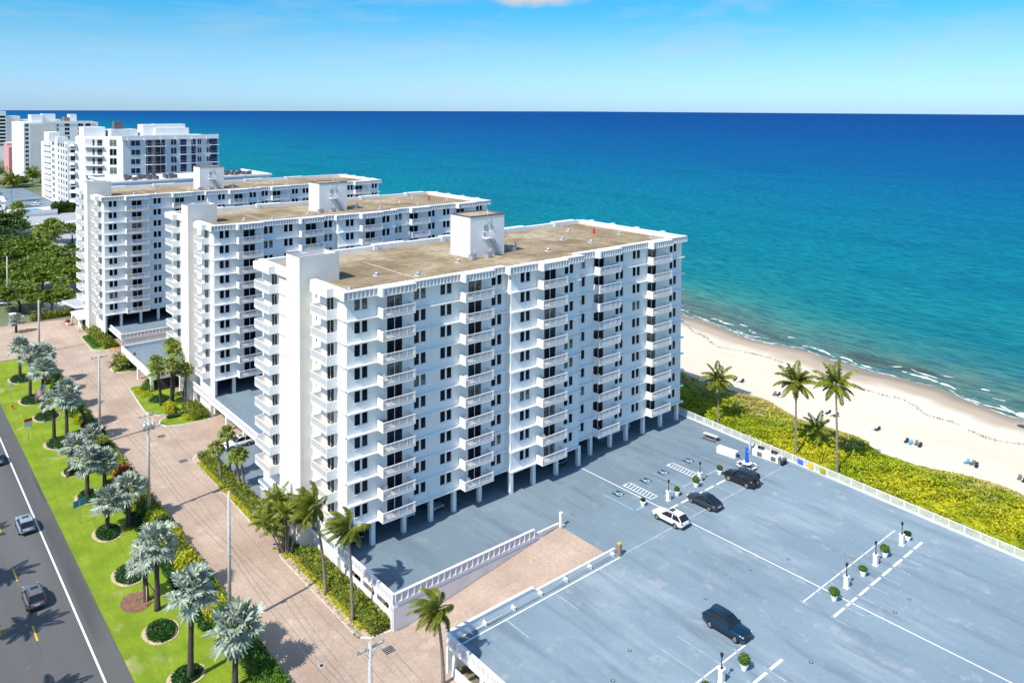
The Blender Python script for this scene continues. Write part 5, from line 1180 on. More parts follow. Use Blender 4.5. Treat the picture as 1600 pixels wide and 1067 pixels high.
# raised kerbs for planting strips and islands
def island(label, poly, kname='planting_island', top='grass', h=.16):
    mb = MB(); cx = sum(p[0] for p in poly)/len(poly); cy = sum(p[1] for p in poly)/len(poly)
    mb.prism(poly, 0, h, 'pale'); inner = [(cx+(x-cx)*(1-.22/max(.5, math.hypot(x-cx, y-cy))), cy+(y-cy)*(1-.22/max(.5, math.hypot(x-cx, y-cy)))) for x, y in poly]
    mb.face([(x, y, h+.02) for x, y in inner], top); o = mb.obj(kname); return struct(o)
island('', [(40.0, 73.6), (40.3, 72.3), (41.2, 71.5), (43.4, 71.2), (43.4, 96), (41.6, 95.4), (40.3, 94.2), (39.9, 92)], top='mulch', h=.12)
island('', [(40.2, 103), (40.9, 101), (43.5, 100.6), (43.5, 128), (41.4, 128.6), (40.4, 127.4)], top='mulch', h=.12)
def rnd(pts): return pts
island('', [(40.0, 152.5), (40.4, 150.2), (41.8, 149.2), (47.5, 149.6), (48.3, 160), (44.5, 166.5), (42.2, 168.6), (41.0, 167.6), (40.4, 160)], top='grass')
island('', [(40.3, 145.2), (41.0, 143.4), (43.5, 142.4), (48.2, 141.7), (48.3, 148.2), (44.6, 148.4), (42.0, 147.6), (40.9, 146.8)], top='grass')
island('', [(41.0, 182.8), (41.0, 180.4), (42.4, 178.6), (44.6, 178.2), (45.2, 181), (44.6, 184.5), (42.2, 184.6)], top='grass')
island('', [(41.2, 213), (41.0, 200.2), (42.2, 198.2), (45.8, 197.0), (46.0, 215), (43.4, 215.4)], top='grass')
hedge('hedge', 'big square clipped hedge on the island at the garage entrance', 45.6, 48.2, 142.6, 149.3, 1.9, 'hedge', 80, .16, .2)
hedge('hedge', 'clipped dark low hedge across the lawn island below the palms', 42.3, 45.5, 146.2, 147.4, .8, 'dkshrub', 110, .12, .2)
hedge('yellow_shrub_border', 'bright lime shrubs beside the big square hedge', 44.5, 45.5, 143.4, 147.8, .8, 'limeshrub', 90, .13, .5, cat='shrub')
blob('shrub', 'round lime bush between the cabbage palms on the island', 43.8, 149.9, 1.25, 1.25, 1.9, 'limeshrub', 800, .15)
blob('shrub', 'dark mounded bush ringing the cabbage palms on the lawn island', 43.9, 157.5, 2.0, 2.6, .8, 'dkshrub', 900, .13)
blob('shrub', 'large domed bush at the far end of the lawn island', 44.2, 164.5, 1.9, 1.9, 2.2, 'shrub', 1100, .16)
hedge('yellow_shrub_border', 'lime border curving round the far end of the lawn island', 41.4, 43.6, 160.6, 166.6, .6, 'limeshrub', 90, .13, .4, cat='shrub')
hedge('hedge', 'long yellow-green hedge between the driveway and third slab', 43.4, 45.9, 198.5, 222, 2.0, 'hedge', 50, .2, .3)
hedge('hedge', 'low clipped hedge in front of the long yellow-green hedge', 41.6, 43.0, 201, 212, .7, 'shrub', 60, .16, .2)
blob('shrub', 'bushy green shrub beside the far traffic island palms', 44.4, 181.8, 1.0, 1.6, 1.9, 'shrub', 700, .16)
# beds under the silver palms
BG = 'oval beds round the silver palms'
def bed(label, x, y, rx, ry, rot=0., m='dkshrub', ring='mulch'):
    hs_[0] += 1; rg = np.random.default_rng(hs_[0]); n = 900; a = rg.uniform(0, 2*math.pi, n); r = np.sqrt(rg.uniform(0, 1, n)); P = np.stack([r*rx*np.cos(a), r*ry*np.sin(a), .12+.55*np.sqrt(np.clip(1-r**2.5, 0, 1))], 1)
    t = thing('shrub_bed', label, 'plant bed', (x, y, .06), rot, BG); link('foliage', quads('foliage', leaves(P, .13, up=.8), m), t)
    mb = MB(); pl = [((rx+.32)*math.cos(q)*(1+.05*math.sin(3*q)), (ry+.32)*math.sin(q)*(1+.07*math.cos(2*q))) for q in np.linspace(0, 2*math.pi, 25)[:-1]]; mb.prism(pl, 0, .05, ring); mb.obj('soil', t)
    mb = MB(); R0 = [[(rx*c*.95*math.cos(q), ry*c*.95*math.sin(q), z) for q in np.linspace(0, 2*math.pi, 17)[:-1]] for c, z in ((1, .06), (.85, .38), (.5, .5))]
    for a_ in range(2):
        for b in range(16): mb.face([R0[a_][b], R0[a_][(b+1) % 16], R0[a_+1][(b+1) % 16], R0[a_+1][b]], m, True)
    mb.face(R0[2], m, True); mb.obj('branches', t)
for x, y, rx, ry, lb in ((24.2, 78.5, 1.5, 1.3, 'dark green oval bed lowest in the photo'), (24.2, 87.0, 1.5, 2.0, 'dark green oval bed below the braced palm'), (24.3, 100.2, 1.6, 2.3, 'dark green oval bed above the braced palm'), (24.6, 112.0, 1.5, 2.2, 'dark green oval bed under the pair near the blue sign'), (24.9, 124.3, 1.5, 2.2, 'dark green oval bed just above the blue sign'),
                         (24.6, 134.5, 1.1, 1.6, 'small dark bed with red flowers beside a drooping palm'), (25.2, 147.5, 2.0, 2.6, 'dark green oval bed above the orange and white sign'), (25.6, 161.8, 1.9, 2.6, 'dark green oval bed just beyond the flagpole'), (25.0, 172.6, 2.0, 2.9, 'dark green oval bed beside the orange hydrant'), (25.2, 187.6, 2.0, 3.0, 'dark green oval bed farthest up the strip')):
    bed(lb, x, y, rx, ry)
sm_ = MB(); sm_.prism([(23.5+1.6*math.cos(q)+.0, 94.2+2.1*math.sin(q)) for q in np.linspace(0, 6.28, 25)[:-1]], .051, .085, 'brownmulch'); struct(sm_.obj('mulch_patch'))
blob('flowering_shrub', 'small red flowering plant beside the drooping palm bed', 25.3, 132.7, .5, .5, .5, 'redshrub', 200, .1)
blob('flowering_shrub', 'copper red bush between the leaning palm and driveway hedge', 30.0, 151.6, .9, 1.1, 1.6, 'redshrub', 600, .13)
# the row of mixed bushes between grass and driveway
HG = 'mixed bushes between lawn and driveway'
hedge('hedge', 'dark green dense hedge at the very bottom beside the driveway', 28.9, 31.2, 58.0, 81.0, 1.7, 'shrub', 75, .14, .3, HG)
row = [(83.5, 'shrub'), (86.5, 'limeshrub'), (90, 'shrub'), (93.6, 'dkshrub'), (97, 'limeshrub'), (100.5, 'hedge'), (104, 'limeshrub'), (107.6, 'dkshrub'), (111, 'limeshrub'), (115.5, 'hedge'), (119, 'limeshrub'), (123, 'shrub'), (127, 'redshrub'), (131, 'limeshrub'), (135, 'shrub'), (139, 'dkshrub'), (143, 'limeshrub'), (147, 'dkshrub'), (155.5, 'limeshrub'), (160, 'shrub'), (165, 'dkshrub'), (170, 'limeshrub'), (176, 'shrub'), (183, 'hedge'), (190, 'limeshrub'), (197, 'hedge')]
nm_ = {'shrub': 'mid green', 'limeshrub': 'lime yellow', 'dkshrub': 'dark green', 'hedge': 'olive green', 'redshrub': 'copper red'}
for i, (y, m) in enumerate(row):
    w = random.uniform(1.9, 2.5)
    blob('shrub', '%s bush number %s up the driveway row from the bottom hedge' % (nm_[m], ['one', 'two', 'three', 'four', 'five', 'six', 'seven', 'eight', 'nine', 'ten', 'eleven', 'twelve', 'thirteen', 'fourteen', 'fifteen', 'sixteen', 'seventeen', 'eighteen', 'nineteen', 'twenty', 'twenty one', 'twenty two', 'twenty three', 'twenty four', 'twenty five', 'twenty six'][i]), 30.2+random.uniform(-.35, .35), y, 1.5, w*1.1, random.uniform(1.5, 2.5), m, 1300, .17, group=HG)
hedge('hedge', 'clipped hedge in front of the big trees at the far drive end', 34.5, 44.5, 236.8, 239.5, 1.8, 'hedge', 50, .22, .3)

# ------------------------------------------------------------------ broadleaf trees
def tree(name, label, x, y, th, lobes, m='canopy', n=5200, size=.42, seed=1, z=0, group=None):
    """lobes: (dx,dy,dz,rx,ry,rz)"""
    rg = np.random.default_rng(seed); t = thing(name, label, 'tree', (x, y, z), 0, group)
    tot = sum(l[3]*l[4] for l in lobes); A = []
    for (dx, dy, dz, rx, ry, rz) in lobes:
        k = int(n*rx*ry/tot); ncl = max(8, k//40); c = rg.normal(size=(ncl, 3)); c[:, 2] = np.abs(c[:, 2])-.25; c /= np.linalg.norm(c, axis=1)[:, None]; c *= rg.uniform(.65, 1.02, (ncl, 1))
        P = c[rg.integers(0, ncl, k)]+rg.normal(0, .13, (k, 3))*np.array([1, 1, .55]); A.append(P*np.array([rx, ry, rz])+np.array([dx, dy, dz]))
    link('crown', quads('crown', leaves(np.concatenate(A), size, up=.8), m), t)
    mb = MB(); mb.tube([(0, 0, -.2), (.1, .1, th*.6), (0, 0, th)], [.45, .32, .25], 'dktrunk', 8)
    for l in lobes: mb.tube([(0, 0, th*.7), (l[0]*.5, l[1]*.5, th+(l[2]-th)*.6), (l[0]*.9, l[1]*.9, l[2])], [.22, .15, .05], 'dktrunk', 6)
    mb.obj('trunk', t)
tree('spreading_tree', 'largest broad spreading tree with layered green crown beside the third slab', 42.5, 272, 4.5, [(0, 0, 6.5, 11, 12, 4), (6, 8, 8, 8, 9, 3.5), (-7, 3, 7, 6, 9, 3), (3, -10, 5.5, 8, 7, 3), (9, -2, 6, 6, 7, 3.4)], 'canopy', 14000, .5, 3)
tree('yellow_green_tree', 'yellow-green tree crown behind the largest spreading tree', 41, 305, 6, [(0, 0, 8.5, 10, 9, 3), (-7, 5, 7.5, 5, 6, 2.5)], 'canopy', 5000, .6, 4)
tree('street_tree', 'small rounded green tree in front of the far driveway hedge', 40.3, 244.5, 2.6, [(0, 0, 4.2, 5.5, 4.5, 2.2), (3, 2, 4, 3, 4, 2)], 'canopy', 4500, .4, 5)
tree('street_tree', 'middle sized green tree left of the small rounded tree', 33.5, 250, 3, [(0, 0, 5, 5.5, 6, 2.6), (-2, 4, 5.5, 4, 5, 2.3)], 'canopy', 4500, .45, 6)
for i, (x, y, r, h, lb) in enumerate([(27, 300, 10, 8, 'dark tree cut by the left edge beside the road'), (36, 335, 12, 10, 'dark tree above the yellow-green tree'), (30, 378, 13, 11, 'large dark tree at the left edge level with the carport'), (48, 352, 9, 7, 'dark tree right beside the pale paving'), (44, 410, 13, 10, 'dark tree mass below the tall fan palm'), (30, 450, 16, 12, 'dark tree at the left edge below the white canopy roof'), (56, 560, 8, 8, 'dark tree before the far green lawn'), (46, 640, 16, 12, 'dark tree at the left edge under the pink block'), (66, 690, 18, 14, 'dark tree clump left of the tall plain tower'), (84, 640, 8, 6, 'round dark tree at the corner of the far lawn'), (45, 760, 24, 15, 'far dark wood edge under the white stepped tower')]):
    tree('dense_tree', lb, x, y, h*.5, [(0, 0, h*.62, r, r, h*.4), (r*.5, r*.3, h*.55, r*.6, r*.6, h*.35), (-r*.5, -r*.2, h*.5, r*.6, r*.5, h*.33)], 'canopyd', 3600, .75, 20+i, group='dark trees at the left edge')
for i, (x, y, r, h, lb) in enumerate([(88, 655, 7, 7, 'small round tree left of the plain pale blue tower wall'), (104, 668, 9, 8, 'bushy tree at the foot of the plain pale blue wall'), (120, 672, 8, 7, 'low tree right of the dark feather palm'), (62, 600, 7, 6, 'small tree on the verge of the far car park'), (52, 400, 6, 6, 'round green tree beside the yellow orange planting'), (72, 340, 7, 6, 'green tree pressed against the third slab'), (64, 330, 6, 5, 'low bushy tree in front of the pale paving'), (56, 445, 6, 5, 'small tree just left of the pool terrace')]):
    tree('small_tree', lb, x, y, h*.4, [(0, 0, h*.62, r*.9, r, h*.4), (r*.4, -r*.4, h*.5, r*.6, r*.5, h*.3)], 'canopy' if i % 2 else 'canopyd', 1500, .55, 60+i, group='small trees near the far car park')
tree('leafy_tree', 'wide green tree between the pool terrace and the third slab', 68, 365, 3, [(0, 0, 5, 8, 7, 3)], 'canopy', 2500, .5, 77)
hedge('hedge', 'long dark rounded hedge below the slim white tower', 79, 98, 470, 477, 5.5, 'canopyd', 20, .55, .3)
for i, (x, y, h, lb) in enumerate([(50.5, 313, 12.5, 'tall fan palm with yellowed skirt rising over the big tree'), (58, 352, 9, 'fan palm behind the yellowed one'), (63, 372, 6, 'low fan palm against the third slab balconies'), (57, 425, 9, 'fan palm left of the swimming pool'), (52, 470, 8, 'fan palm cluster at the left of the pool terrace')]):
    palm('sabal', lb, x, y, h, 0, (0, 0), 2.6 if i == 0 else 2.3, i % 2, 'distant fan palms', i)
for i, (x, y, h, lb) in enumerate([(70, 545, 13, 'dark feather palm before the blue-grey far car park'), (95, 640, 9, 'dark feather palm at the foot of the tall plain tower')]):
    palm('beachcoco', lb, x, y, h, 0, (0, 0), 2.3, i, 'distant feather palms', i)
blob('shrub', 'yellow orange planting beside the distant paving', 62, 395, 4, 5, 1.6, 'limeshrub', 500, .4)
blob('shrub', 'tall grey leafless bush above the far driveway hedge', 39, 238.5, 2.8, 1.6, 3.2, mat('grey_twigs', (.22, .2, .15), .9, .2, 1., island=.3), 500, .12, trunk=.5)

# distant lot objects: pool, carport
pl = thing('swimming_pool', 'small bright turquoise swimming pool on a raised white terrace', 'pool', (66, 474, 0)); mb = MB(); mb.box(-6, 14, -9, 12, 0, 2.2, 'wall', 'pale'); mb.box(-6, 14, -9.3, -9.01, 1.2, 3.0, 'wall'); mb.obj('terrace', pl); mb = MB(); mb.prism([(-1, -5), (7, -5), (8.5, 1), (7, 7), (-1, 7), (-2.5, 1)], 2.21, 2.3, 'poolwater'); mb.obj('water', pl)
cp = thing('carport', 'long white flat carport roof beyond the fan palms', 'carport', (62, 388, 0)); mb = MB(); mb.box(0, 26, 14, 22, 3.0, 3.3, 'trim'); mb.obj('roof', cp)
for k in range(5): mb = MB(); mb.box(.2+6.3*k, .5+6.3*k, 14.2, 14.5, 0, 3.0, 'wall'); mb.obj('post', cp)
cn = thing('white_canopy', 'large white canopy roof at the left edge beside the distant lot', 'canopy', (50, 492, 0)); mb = MB(); mb.prism([(-8, 0), (10, -6), (12, 22), (-4, 40)], 6.0, 6.5, 'beigeroof'); mb.obj('roof', cn); mb = MB(); mb.prism([(-7.5, .5), (9.5, -5.5), (11.5, 21), (-3.5, 39)], 0, 5.99, 'wall'); mb.obj('wall', cn)

# ------------------------------------------------------------------ dune scrub
def dune():
    n = 150000; x = rng.uniform(109.2, 132.5, n); y = rng.uniform(4, 128, n)
    fx = 103.9+(y-8)*.0801+.6; edge = 130.2+(y-40)*.03+2.2*np.sin(y*.09)+1.4*np.sin(y*.31+1)+np.where(y > 80, (y-80)*.10, 0)
    x = np.where(y < 84, fx+.2+(x-109.2)/(23.3)*(edge-fx), x+1.0)
    ok = (x < edge)
    bare = (np.sin(x*.45+y*.12)+np.sin(y*.33+x*.2+1)+.7*np.sin(x*1.3-y*.7) > 1.75)&(x > 123)
    x, y, = x[ok & ~bare], y[ok & ~bare]
    gz = np.interp(x, [100, 109, 116, 124, 130, 136], [-.02, -.02, .6, .9, .5, -.15])
    hgt = 1.15*np.clip((edge[ok & ~bare]-x)/5, .12, 1)*(1+.35*np.sin(x*.9+y*.4)*np.sin(y*.7)+.2*np.sin(x*2.3)*np.sin(y*2.1))
    P = np.stack([x, y, gz+hgt*rng.uniform(.55, 1.05, len(x))], 1)
    o = link('dune_scrub', quads('dune_scrub', leaves(P, .2, up=.8), 'dune')); o['kind'] = 'stuff'; o['label'] = 'dense yellow-green sea grape scrub on the dune beside the car park'; o['category'] = 'ground cover'
    mb = MB(); ys = np.arange(4, 129, 4.)
    for a, b in zip(ys, ys[1:]):
        def row_(q):
            f = (103.9+(q-8)*.0801+.7) if q < 84 else 110.6
            return [(f, q, .7), (f+5, q, 1.15), (119, q, 1.4), (122.5, q, 1.35), (125, q, 1.0)]
        p, r = row_(a), row_(b)
        for k in range(4): mb.face([p[k], p[k+1], r[k+1], r[k]], 'dune', True)
    o = mb.obj('scrub_undergrowth'); o['kind'] = 'stuff'; o['label'] = 'shaded undergrowth below the dune scrub'; o['category'] = 'ground cover'
dune()
# ------------------------------------------------------------------ utility poles and lines
def upole(label, x, y, h, kind):
    t = thing('utility_pole', label, 'utility pole', (x, y, 0), 0, 'concrete utility poles along the driveway'); mb = MB(); mb.tube([(0, 0, 0), (0, 0, h)], [.24, .15], 'pole', 8); mb.obj('shaft', t)
    if kind != 'plain':
        mb = MB(); mb.box(-1.25, 1.25, -.06, .06, h-.55, h-.42, 'pole'); mb.tube([(-.7, -.05, h-.5), (0, -.1, h-1.3)], .03, 'metal', 5); mb.tube([(.7, -.05, h-.5), (0, -.1, h-1.3)], .03, 'metal', 5); mb.obj('crossarm', t)
        for q in (-1.15, -.45, .45, 1.15): mb = MB(); mb.tube([(q, 0, h-.42), (q, 0, h-.1)], [.05, .03], 'metal', 6); mb.obj('insulator', t)
    if kind == 'cans':
        for q in (-.55, .0, .55): mb = MB(); mb.tube([(q, -.42, h-2.3), (q, -.42, h-1.3)], .24, 'metal', 10); mb.tube([(q, -.42, h-1.3), (q, -.42, h-.95)], .04, 'trim', 6); mb.obj('transformer', t)
    mb = MB(); mb.tube([(.0, -.2, h*.62), (.35, -.5, h*.60)], .02, 'wire', 4); mb.box(-.12, .12, -.34, -.2, h*.52, h*.56, 'metal'); mb.obj('bracket', t)
PL = [(30, 52.4, 15, 'cross', 'concrete utility pole cut by the bottom edge of the photo'), (30, 82.6, 15.3, 'plain', 'tall plain concrete utility pole nearest the camera with full height in view'), (30, 113, 14.7, 'cans', 'concrete utility pole with crossarm and transformer cans'), (30.4, 143.2, 15.2, 'cross', 'concrete utility pole behind the leaning silver palm'), (31.2, 205, 12.5, 'plain', 'concrete utility pole at the far end of the brick driveway'), (31, 252, 15.5, 'plain', 'farthest utility pole in front of the big trees')]
for (x, y, h, k, lb) in PL: upole(lb, x, y, h, k)
def wire(label, pts, sag, r=.012):
    mb = MB(); P = []
    for (a, b) in zip(pts, pts[1:]):
        a, b = Vector(a), Vector(b)
        for k in range(13):
            f = k/12
            if k == 12 and b != Vector(pts[-1]): continue
            p = a.lerp(b, f); p.z -= sag*4*f*(1-f); P.append(tuple(p))
    mb.tube(P, r, 'wire', 4); tag(mb.obj('power_line'), label, 'cable', 'cables strung between the utility poles')
heads = [(x, y, h) for (x, y, h, _, _) in PL]; heads = [(30, 22, 15)]+heads
for q, lb in ((-1.15, 'thin overhead cable on the street end of the crossarms'), (.45, 'thin overhead cable near the middle of the crossarms'), (1.15, 'thin overhead cable on the driveway end of the crossarms')):
    wire(lb, [(x+q, y, h-.12) for x, y, h in heads], .7)
for z, lb in ((.60, 'lower sagging cable halfway up the utility poles'), (.54, 'lowest sagging cable on the utility poles')):
    wire(lb, [(x+.22, y, h*z) for x, y, h in heads], .9, .018)
wire('service cable from the transformer pole across the brick driveway to the middle slab', [(30.2, 113, 12.5), (49, 128, 7.5)], .5)

# ------------------------------------------------------------------ car park lamps and planters
def lamp(label, x, y):
    t = thing('deck_lamp', label, 'lamp', (x, y, DZ+.004), 0, 'low lamps in the car park'); mb = MB(); mb.box(-.23, .23, -.23, .23, 0, 1.3, 'wall'); mb.box(-.28, .28, -.28, .28, 1.3, 1.38, 'trim'); mb.box(-.28, .28, -.28, .28, 0, .1, 'trim'); mb.obj('pedestal', t)
    mb = MB(); mb.tube([(0, 0, 1.38), (0, 0, 2.45)], .05, 'black', 8); mb.tube([(0, 0, 1.38), (0, 0, 1.5)], .12, 'black', 8); mb.obj('post', t)
    mb = MB(); mb.tube([(0, 0, 2.45), (0, 0, 2.72), (0, 0, 2.78), (0, 0, 2.95)], [.09, .15, .19, .03], 'black', 8); mb.obj('lantern', t)
for x, y, lb in ((84.1, 40.9, 'lamp on a white plinth beside the long line, first of the right-hand three'), (91.0, 40.8, 'lamp on a white plinth, middle of the right-hand three'), (97.8, 40.7, 'lamp on a white plinth nearest the beach fence'), (61.0, 41.4, 'lamp on a white plinth at the bottom edge below the teal car'), (84.3, 66.1, 'lamp on a white plinth behind the white parked car'), (92.1, 66.6, 'lamp on a white plinth behind the dark grey parked car')): lamp(lb, x, y)
def pot(label, x, y, r, hb, m, dens=420):
    t = thing('planter', label, 'planter', (x, y, DZ+.004), 0, 'white planters in the car park'); mb = MB(); mb.tube([(0, 0, 0), (0, 0, .08), (0, 0, .5), (0, 0, .62), (0, 0, .66)], [.26, .24, .40, .43, .40], 'trim', 16); mb.obj('pot', t)
    rg = np.random.default_rng(int(x*10)); d = rg.normal(size=(dens, 3)); d /= np.linalg.norm(d, axis=1)[:, None]; P = d*rg.uniform(.8, 1.05, (dens, 1))*np.array([r, r, hb])+np.array([0, 0, .66+hb*.8]); V = leaves(P, .08, up=.3)
    link('foliage', quads('foliage', V, m), t)
    mb = MB(); mb.tube([(0, 0, .6), (0, 0, .7+hb*.2), (0, 0, .66+hb*.8), (0, 0, .66+hb*1.5)], [.05, r*.6, r*.8, r*.4], m, 12); mb.obj('stem', t)
for x, y, r, h, m, lb in ((80.9, 40.7, .62, .42, 'shrub', 'white planter with large round bush left of the right-hand lamps'), (87.8, 40.8, .5, .25, 'shrub', 'white bowl planter with a low flat bush between two lamps'), (93.6, 40.9, .6, .45, 'shrub', 'white planter with round bush between the last two lamps'), (99.4, 40.7, .45, .28, 'dkshrub', 'white planter with small sparse plant beside the last lamp'),
                           (80.5, 67.4, .32, .22, 'dkshrub', 'white planter with tiny plant behind the white car'), (86.3, 66.2, .38, .34, 'shrub', 'white planter with small bush between the two rear lamps'), (90.4, 66.0, .55, .5, 'shrub', 'white planter with ball shaped bush beside the rear lamp'), (96.2, 66.1, .42, .38, 'shrub', 'white planter with small bush behind the black car'), (64.1, 41.0, .58, .5, 'shrub', 'white planter with round bush near the bottom edge below the teal car'), (58.4, 41.2, .55, .42, 'shrub', 'white planter cut by the bottom edge of the photo')): pot(lb, x, y, r, h, m)

# ------------------------------------------------------------------ terrace furniture
def picnic():
    t = thing('picnic_table', 'long grey brown picnic table with benches near the beach fence', 'table', (105.4, 74.2, D_), R_(4)); mb = MB()
    for k in range(5): mb.box(-.40+.165*k, -.25+.165*k, -1.3, 1.3, .74, .78, 'panel')
    mb.box(-.42, .42, -1.1, -1.0, .70, .735, 'bronze'); mb.box(-.42, .42, 1.0, 1.1, .70, .735, 'bronze'); mb.obj('tabletop', t)
    for s in (-1, 1):
        mb = MB(); mb.box(s*.78-.15, s*.78+.15, -1.2, 1.2, .42, .46, 'bronze'); mb.obj('bench', t)
        mb = MB(); mb.tube([(-.75, s*1.0, .0), (-.25, s*1.0, .73)], .05, 'bronze', 6); mb.tube([(.75, s*1.0, 0), (.25, s*1.0, .73)], .05, 'bronze', 6); mb.box(-.9, .9, s*1.0-.04, s*1.0+.04, .34, .41, 'bronze'); mb.obj('leg', t)
picnic()
t = thing('storage_bench', 'long plain white storage box on the deck', 'box', (102.7, 69.2, D_), R_(6)); mb = MB(); mb.box(-.5, .5, -1.6, 1.6, 0, .85, 'wall'); mb.obj('body', t); mb = MB(); mb.box(-.53, .53, -1.63, 1.63, .851, .92, 'trim'); mb.obj('lid', t)
mb = MB(); mb.box(.0, .3, -2.0, -1.7, .2, .6, 'black'); mb.box(-.02, .32, -2.02, -1.68, 0, .2, 'metal'); tag(mb.obj('valve_box', None, (102.7, 69.2, D_)), 'small dark valve box at the end of the white storage box', 'valve')
def umb():
    t = thing('hexagonal_table', 'round picnic table with pale benches beside the black off-road car', 'table', (101.2, 64.8, D_)); hx = [(.85*math.cos(R_(60*k)), .85*math.sin(R_(60*k))) for k in range(6)]
    mb = MB(); mb.prism(hx, .72, .78, 'trim'); mb.obj('tabletop', t)
    for k in range(6):
        a = R_(30+60*k); mb = MB(); c, s = math.cos(a), math.sin(a)
        q = [(1.15*c-.5*s, 1.15*s+.5*c), (1.15*c+.5*s, 1.15*s-.5*c), (1.5*c+.55*s, 1.5*s-.55*c), (1.5*c-.55*s, 1.5*s+.55*c)]; mb.prism(q[::-1], .42, .47, 'panel'); mb.obj('bench', t)
        mb = MB(); mb.tube([(.3*c, .3*s, .7), (1.3*c, 1.3*s, .4)], .035, 'bronze', 5); mb.tube([(1.32*c, 1.32*s, .42), (1.32*c, 1.32*s, 0)], .04, 'bronze', 5); mb.obj('leg', t)
    u = thing('closed_umbrella', 'closed royal blue umbrella standing in the round picnic table', 'umbrella', (101.2, 64.8, D_)); mb = MB(); mb.tube([(0, 0, 0), (0, 0, 3.1)], .03, 'trim', 6); mb.obj('pole', u)
    mb = MB(); mb.tube([(0, 0, .95), (0, 0, 1.2), (0, 0, 1.9), (0, 0, 2.1), (0, 0, 2.9), (0, 0, 3.12)], [.30, .27, .20, .22, .26, .04], 'bluecloth', 12); mb.obj('canopy', u); mb = MB(); mb.box(-.14, .14, -.285, -.262, 2.45, 2.7, 'trim'); mb.box(-.29, .29, -.27, .27, 2.55, 3.0, 'black') if False else None; mb.obj('badge', u)
umb()
def bbq():
    t = thing('barbecue_counter', 'white barbecue counter with dark cabinet doors beside the beach fence', 'counter', (107.0, 62.6, D_), R_(4.5)); mb = MB(); mb.box(-1.0, 0, 0, 4.2, 0, .9, 'wall'); mb.box(-1.04, .04, -.04, 4.24, .901, .96, 'trim'); mb.obj('counter', t)
    for a, b in ((.35, 1.15), (2.6, 3.4)): mb = MB(); mb.box(-1.03, -1.002, a, b, .12, .78, 'coping'); mb.obj('cabinet_door', t)
    for y, lb in ((.4, 'dark grill on the near end of the white barbecue counter'), (2.6, 'dark grill on the far end of the white barbecue counter')):
        g = thing('grill', lb, 'grill', (107.0-.48-.05*y, 62.6+y+.4, D_+.965), R_(4.5), 'grills on the counter'); mb = MB(); mb.box(-.38, .38, -.45, .45, 0, .22, 'metal'); mb.obj('base', g); mb = MB(); mb.tube([(-.0, -.44, .2), (0, .44, .2)], .34, 'black', 12); mb.obj('lid', g)
    for q, lb in ((0, 'black lidded bin at the near end of the barbecue counter'), (.8, 'second black bin just beside the counter end')):
        b = thing('bin', lb, 'bin', (106.0+q*.9, 61.8, D_), 0, 'bins by the barbecue'); mb = MB(); mb.tube([(0, 0, 0), (0, 0, .85)], [.27, .32], 'black', 12); mb.obj('body', b); mb = MB(); mb.tube([(0, 0, .86), (0, 0, .96)], [.34, .2], 'coping', 12); mb.obj('lid', b)
bbq()
mb = MB(); mb.box(-.12, .12, -.12, .12, 0, 2.3, 'panel'); mb.tube([(0, 0, 2.3), (0, 0, 3.2)], .04, 'black', 6); tag(mb.obj('shower_post', None, (107.1, 68.0, D_)), 'grey post with a thin rod beside the barbecue counter', 'post')
for y, m, lb in ((59.9, 'bluepanel', 'pale blue beach towel hung over the white fence'), (58.2, 'yellow', 'yellow round float leaning on the white fence'), (56.2, 'limeshrub', 'small green and yellow towel on the white fence')):
    mb = MB(); xf = 103.9+(y-8)*.0801-.12
    if m == 'yellow': mb.tube([(-.06, 0, .6), (-.01, 0, .6)], .42, m, 18)
    else: mb.box(-.05, -.02, -.45, .45, .3, .95, m)
    tag(mb.obj('beach_towel' if m != 'yellow' else 'float', None, (xf, y, D_)), lb, 'towel' if m != 'yellow' else 'float')

# ------------------------------------------------------------------ beach furniture
i = 0
for (x, y, n, lb) in ((139.4, 83.2, 3, 'row of beach loungers nearest the building shadow'), (138.5, 71.5, 3, 'beach loungers behind the middle dune palm'), (138.0, 62.8, 2, 'beach loungers behind the tallest dune palm'), (137.1, 56.6, 4, 'beach loungers in the middle of the sand'), (136.3, 46.9, 3, 'beach loungers toward the right edge'), (136.3, 39.5, 4, 'beach loungers at the right edge of the photo'), (140.5, 93, 3, 'beach loungers in the long building shadow')):
    for k in range(n):
        t = thing('beach_lounger', ['first', 'second', 'third', 'fourth'][k]+' of the '+lb, 'lounger', (x+random.uniform(-.3, .3), y-.75*k, -.22), R_(-90+random.uniform(-15, 15)), 'loungers on the sand')
        t.scale = (.75, .75, .75); c = ('coping', 'black', 'trim', 'black', 'bluesign')[(i+k) % 5]; mb = MB(); mb.box(-.33, .33, -.9, .4, .28, .34, c); mb.obj('seat', t); mb = MB(); mb.face([(-.33, .4, .34), (.33, .4, .34), (.33, .95, .78), (-.33, .95, .78)], c); mb.face([(-.33, .95, .75), (.33, .95, .75), (.33, .4, .30), (-.33, .4, .30)], c); mb.obj('backrest', t)
        for a in (-.3, .3):
            for b in (-.8, .3): mb = MB(); mb.tube([(a, b, 0), (a, b, .28)], .03, 'trim', 5); mb.obj('leg', t)
    i += 1
t = thing('beach_umbrella', 'white beach umbrella at the right edge near the water', 'umbrella', (161.8, 46.4, -.6)); mb = MB(); mb.tube([(0, 0, 0), (0, 0, 2.3)], .03, 'trim', 6); mb.obj('pole', t); mb = MB(); mb.tube([(0, 0, 1.9), (0, 0, 2.15), (0, 0, 2.35)], [1.3, .8, .05], 'trim', 12, False); mb.obj('canopy', t)
for x, y, c, lb in ((161.5, 48.5, 'red', 'tiny person in red shorts standing on the sand at the right edge'),):
    pass

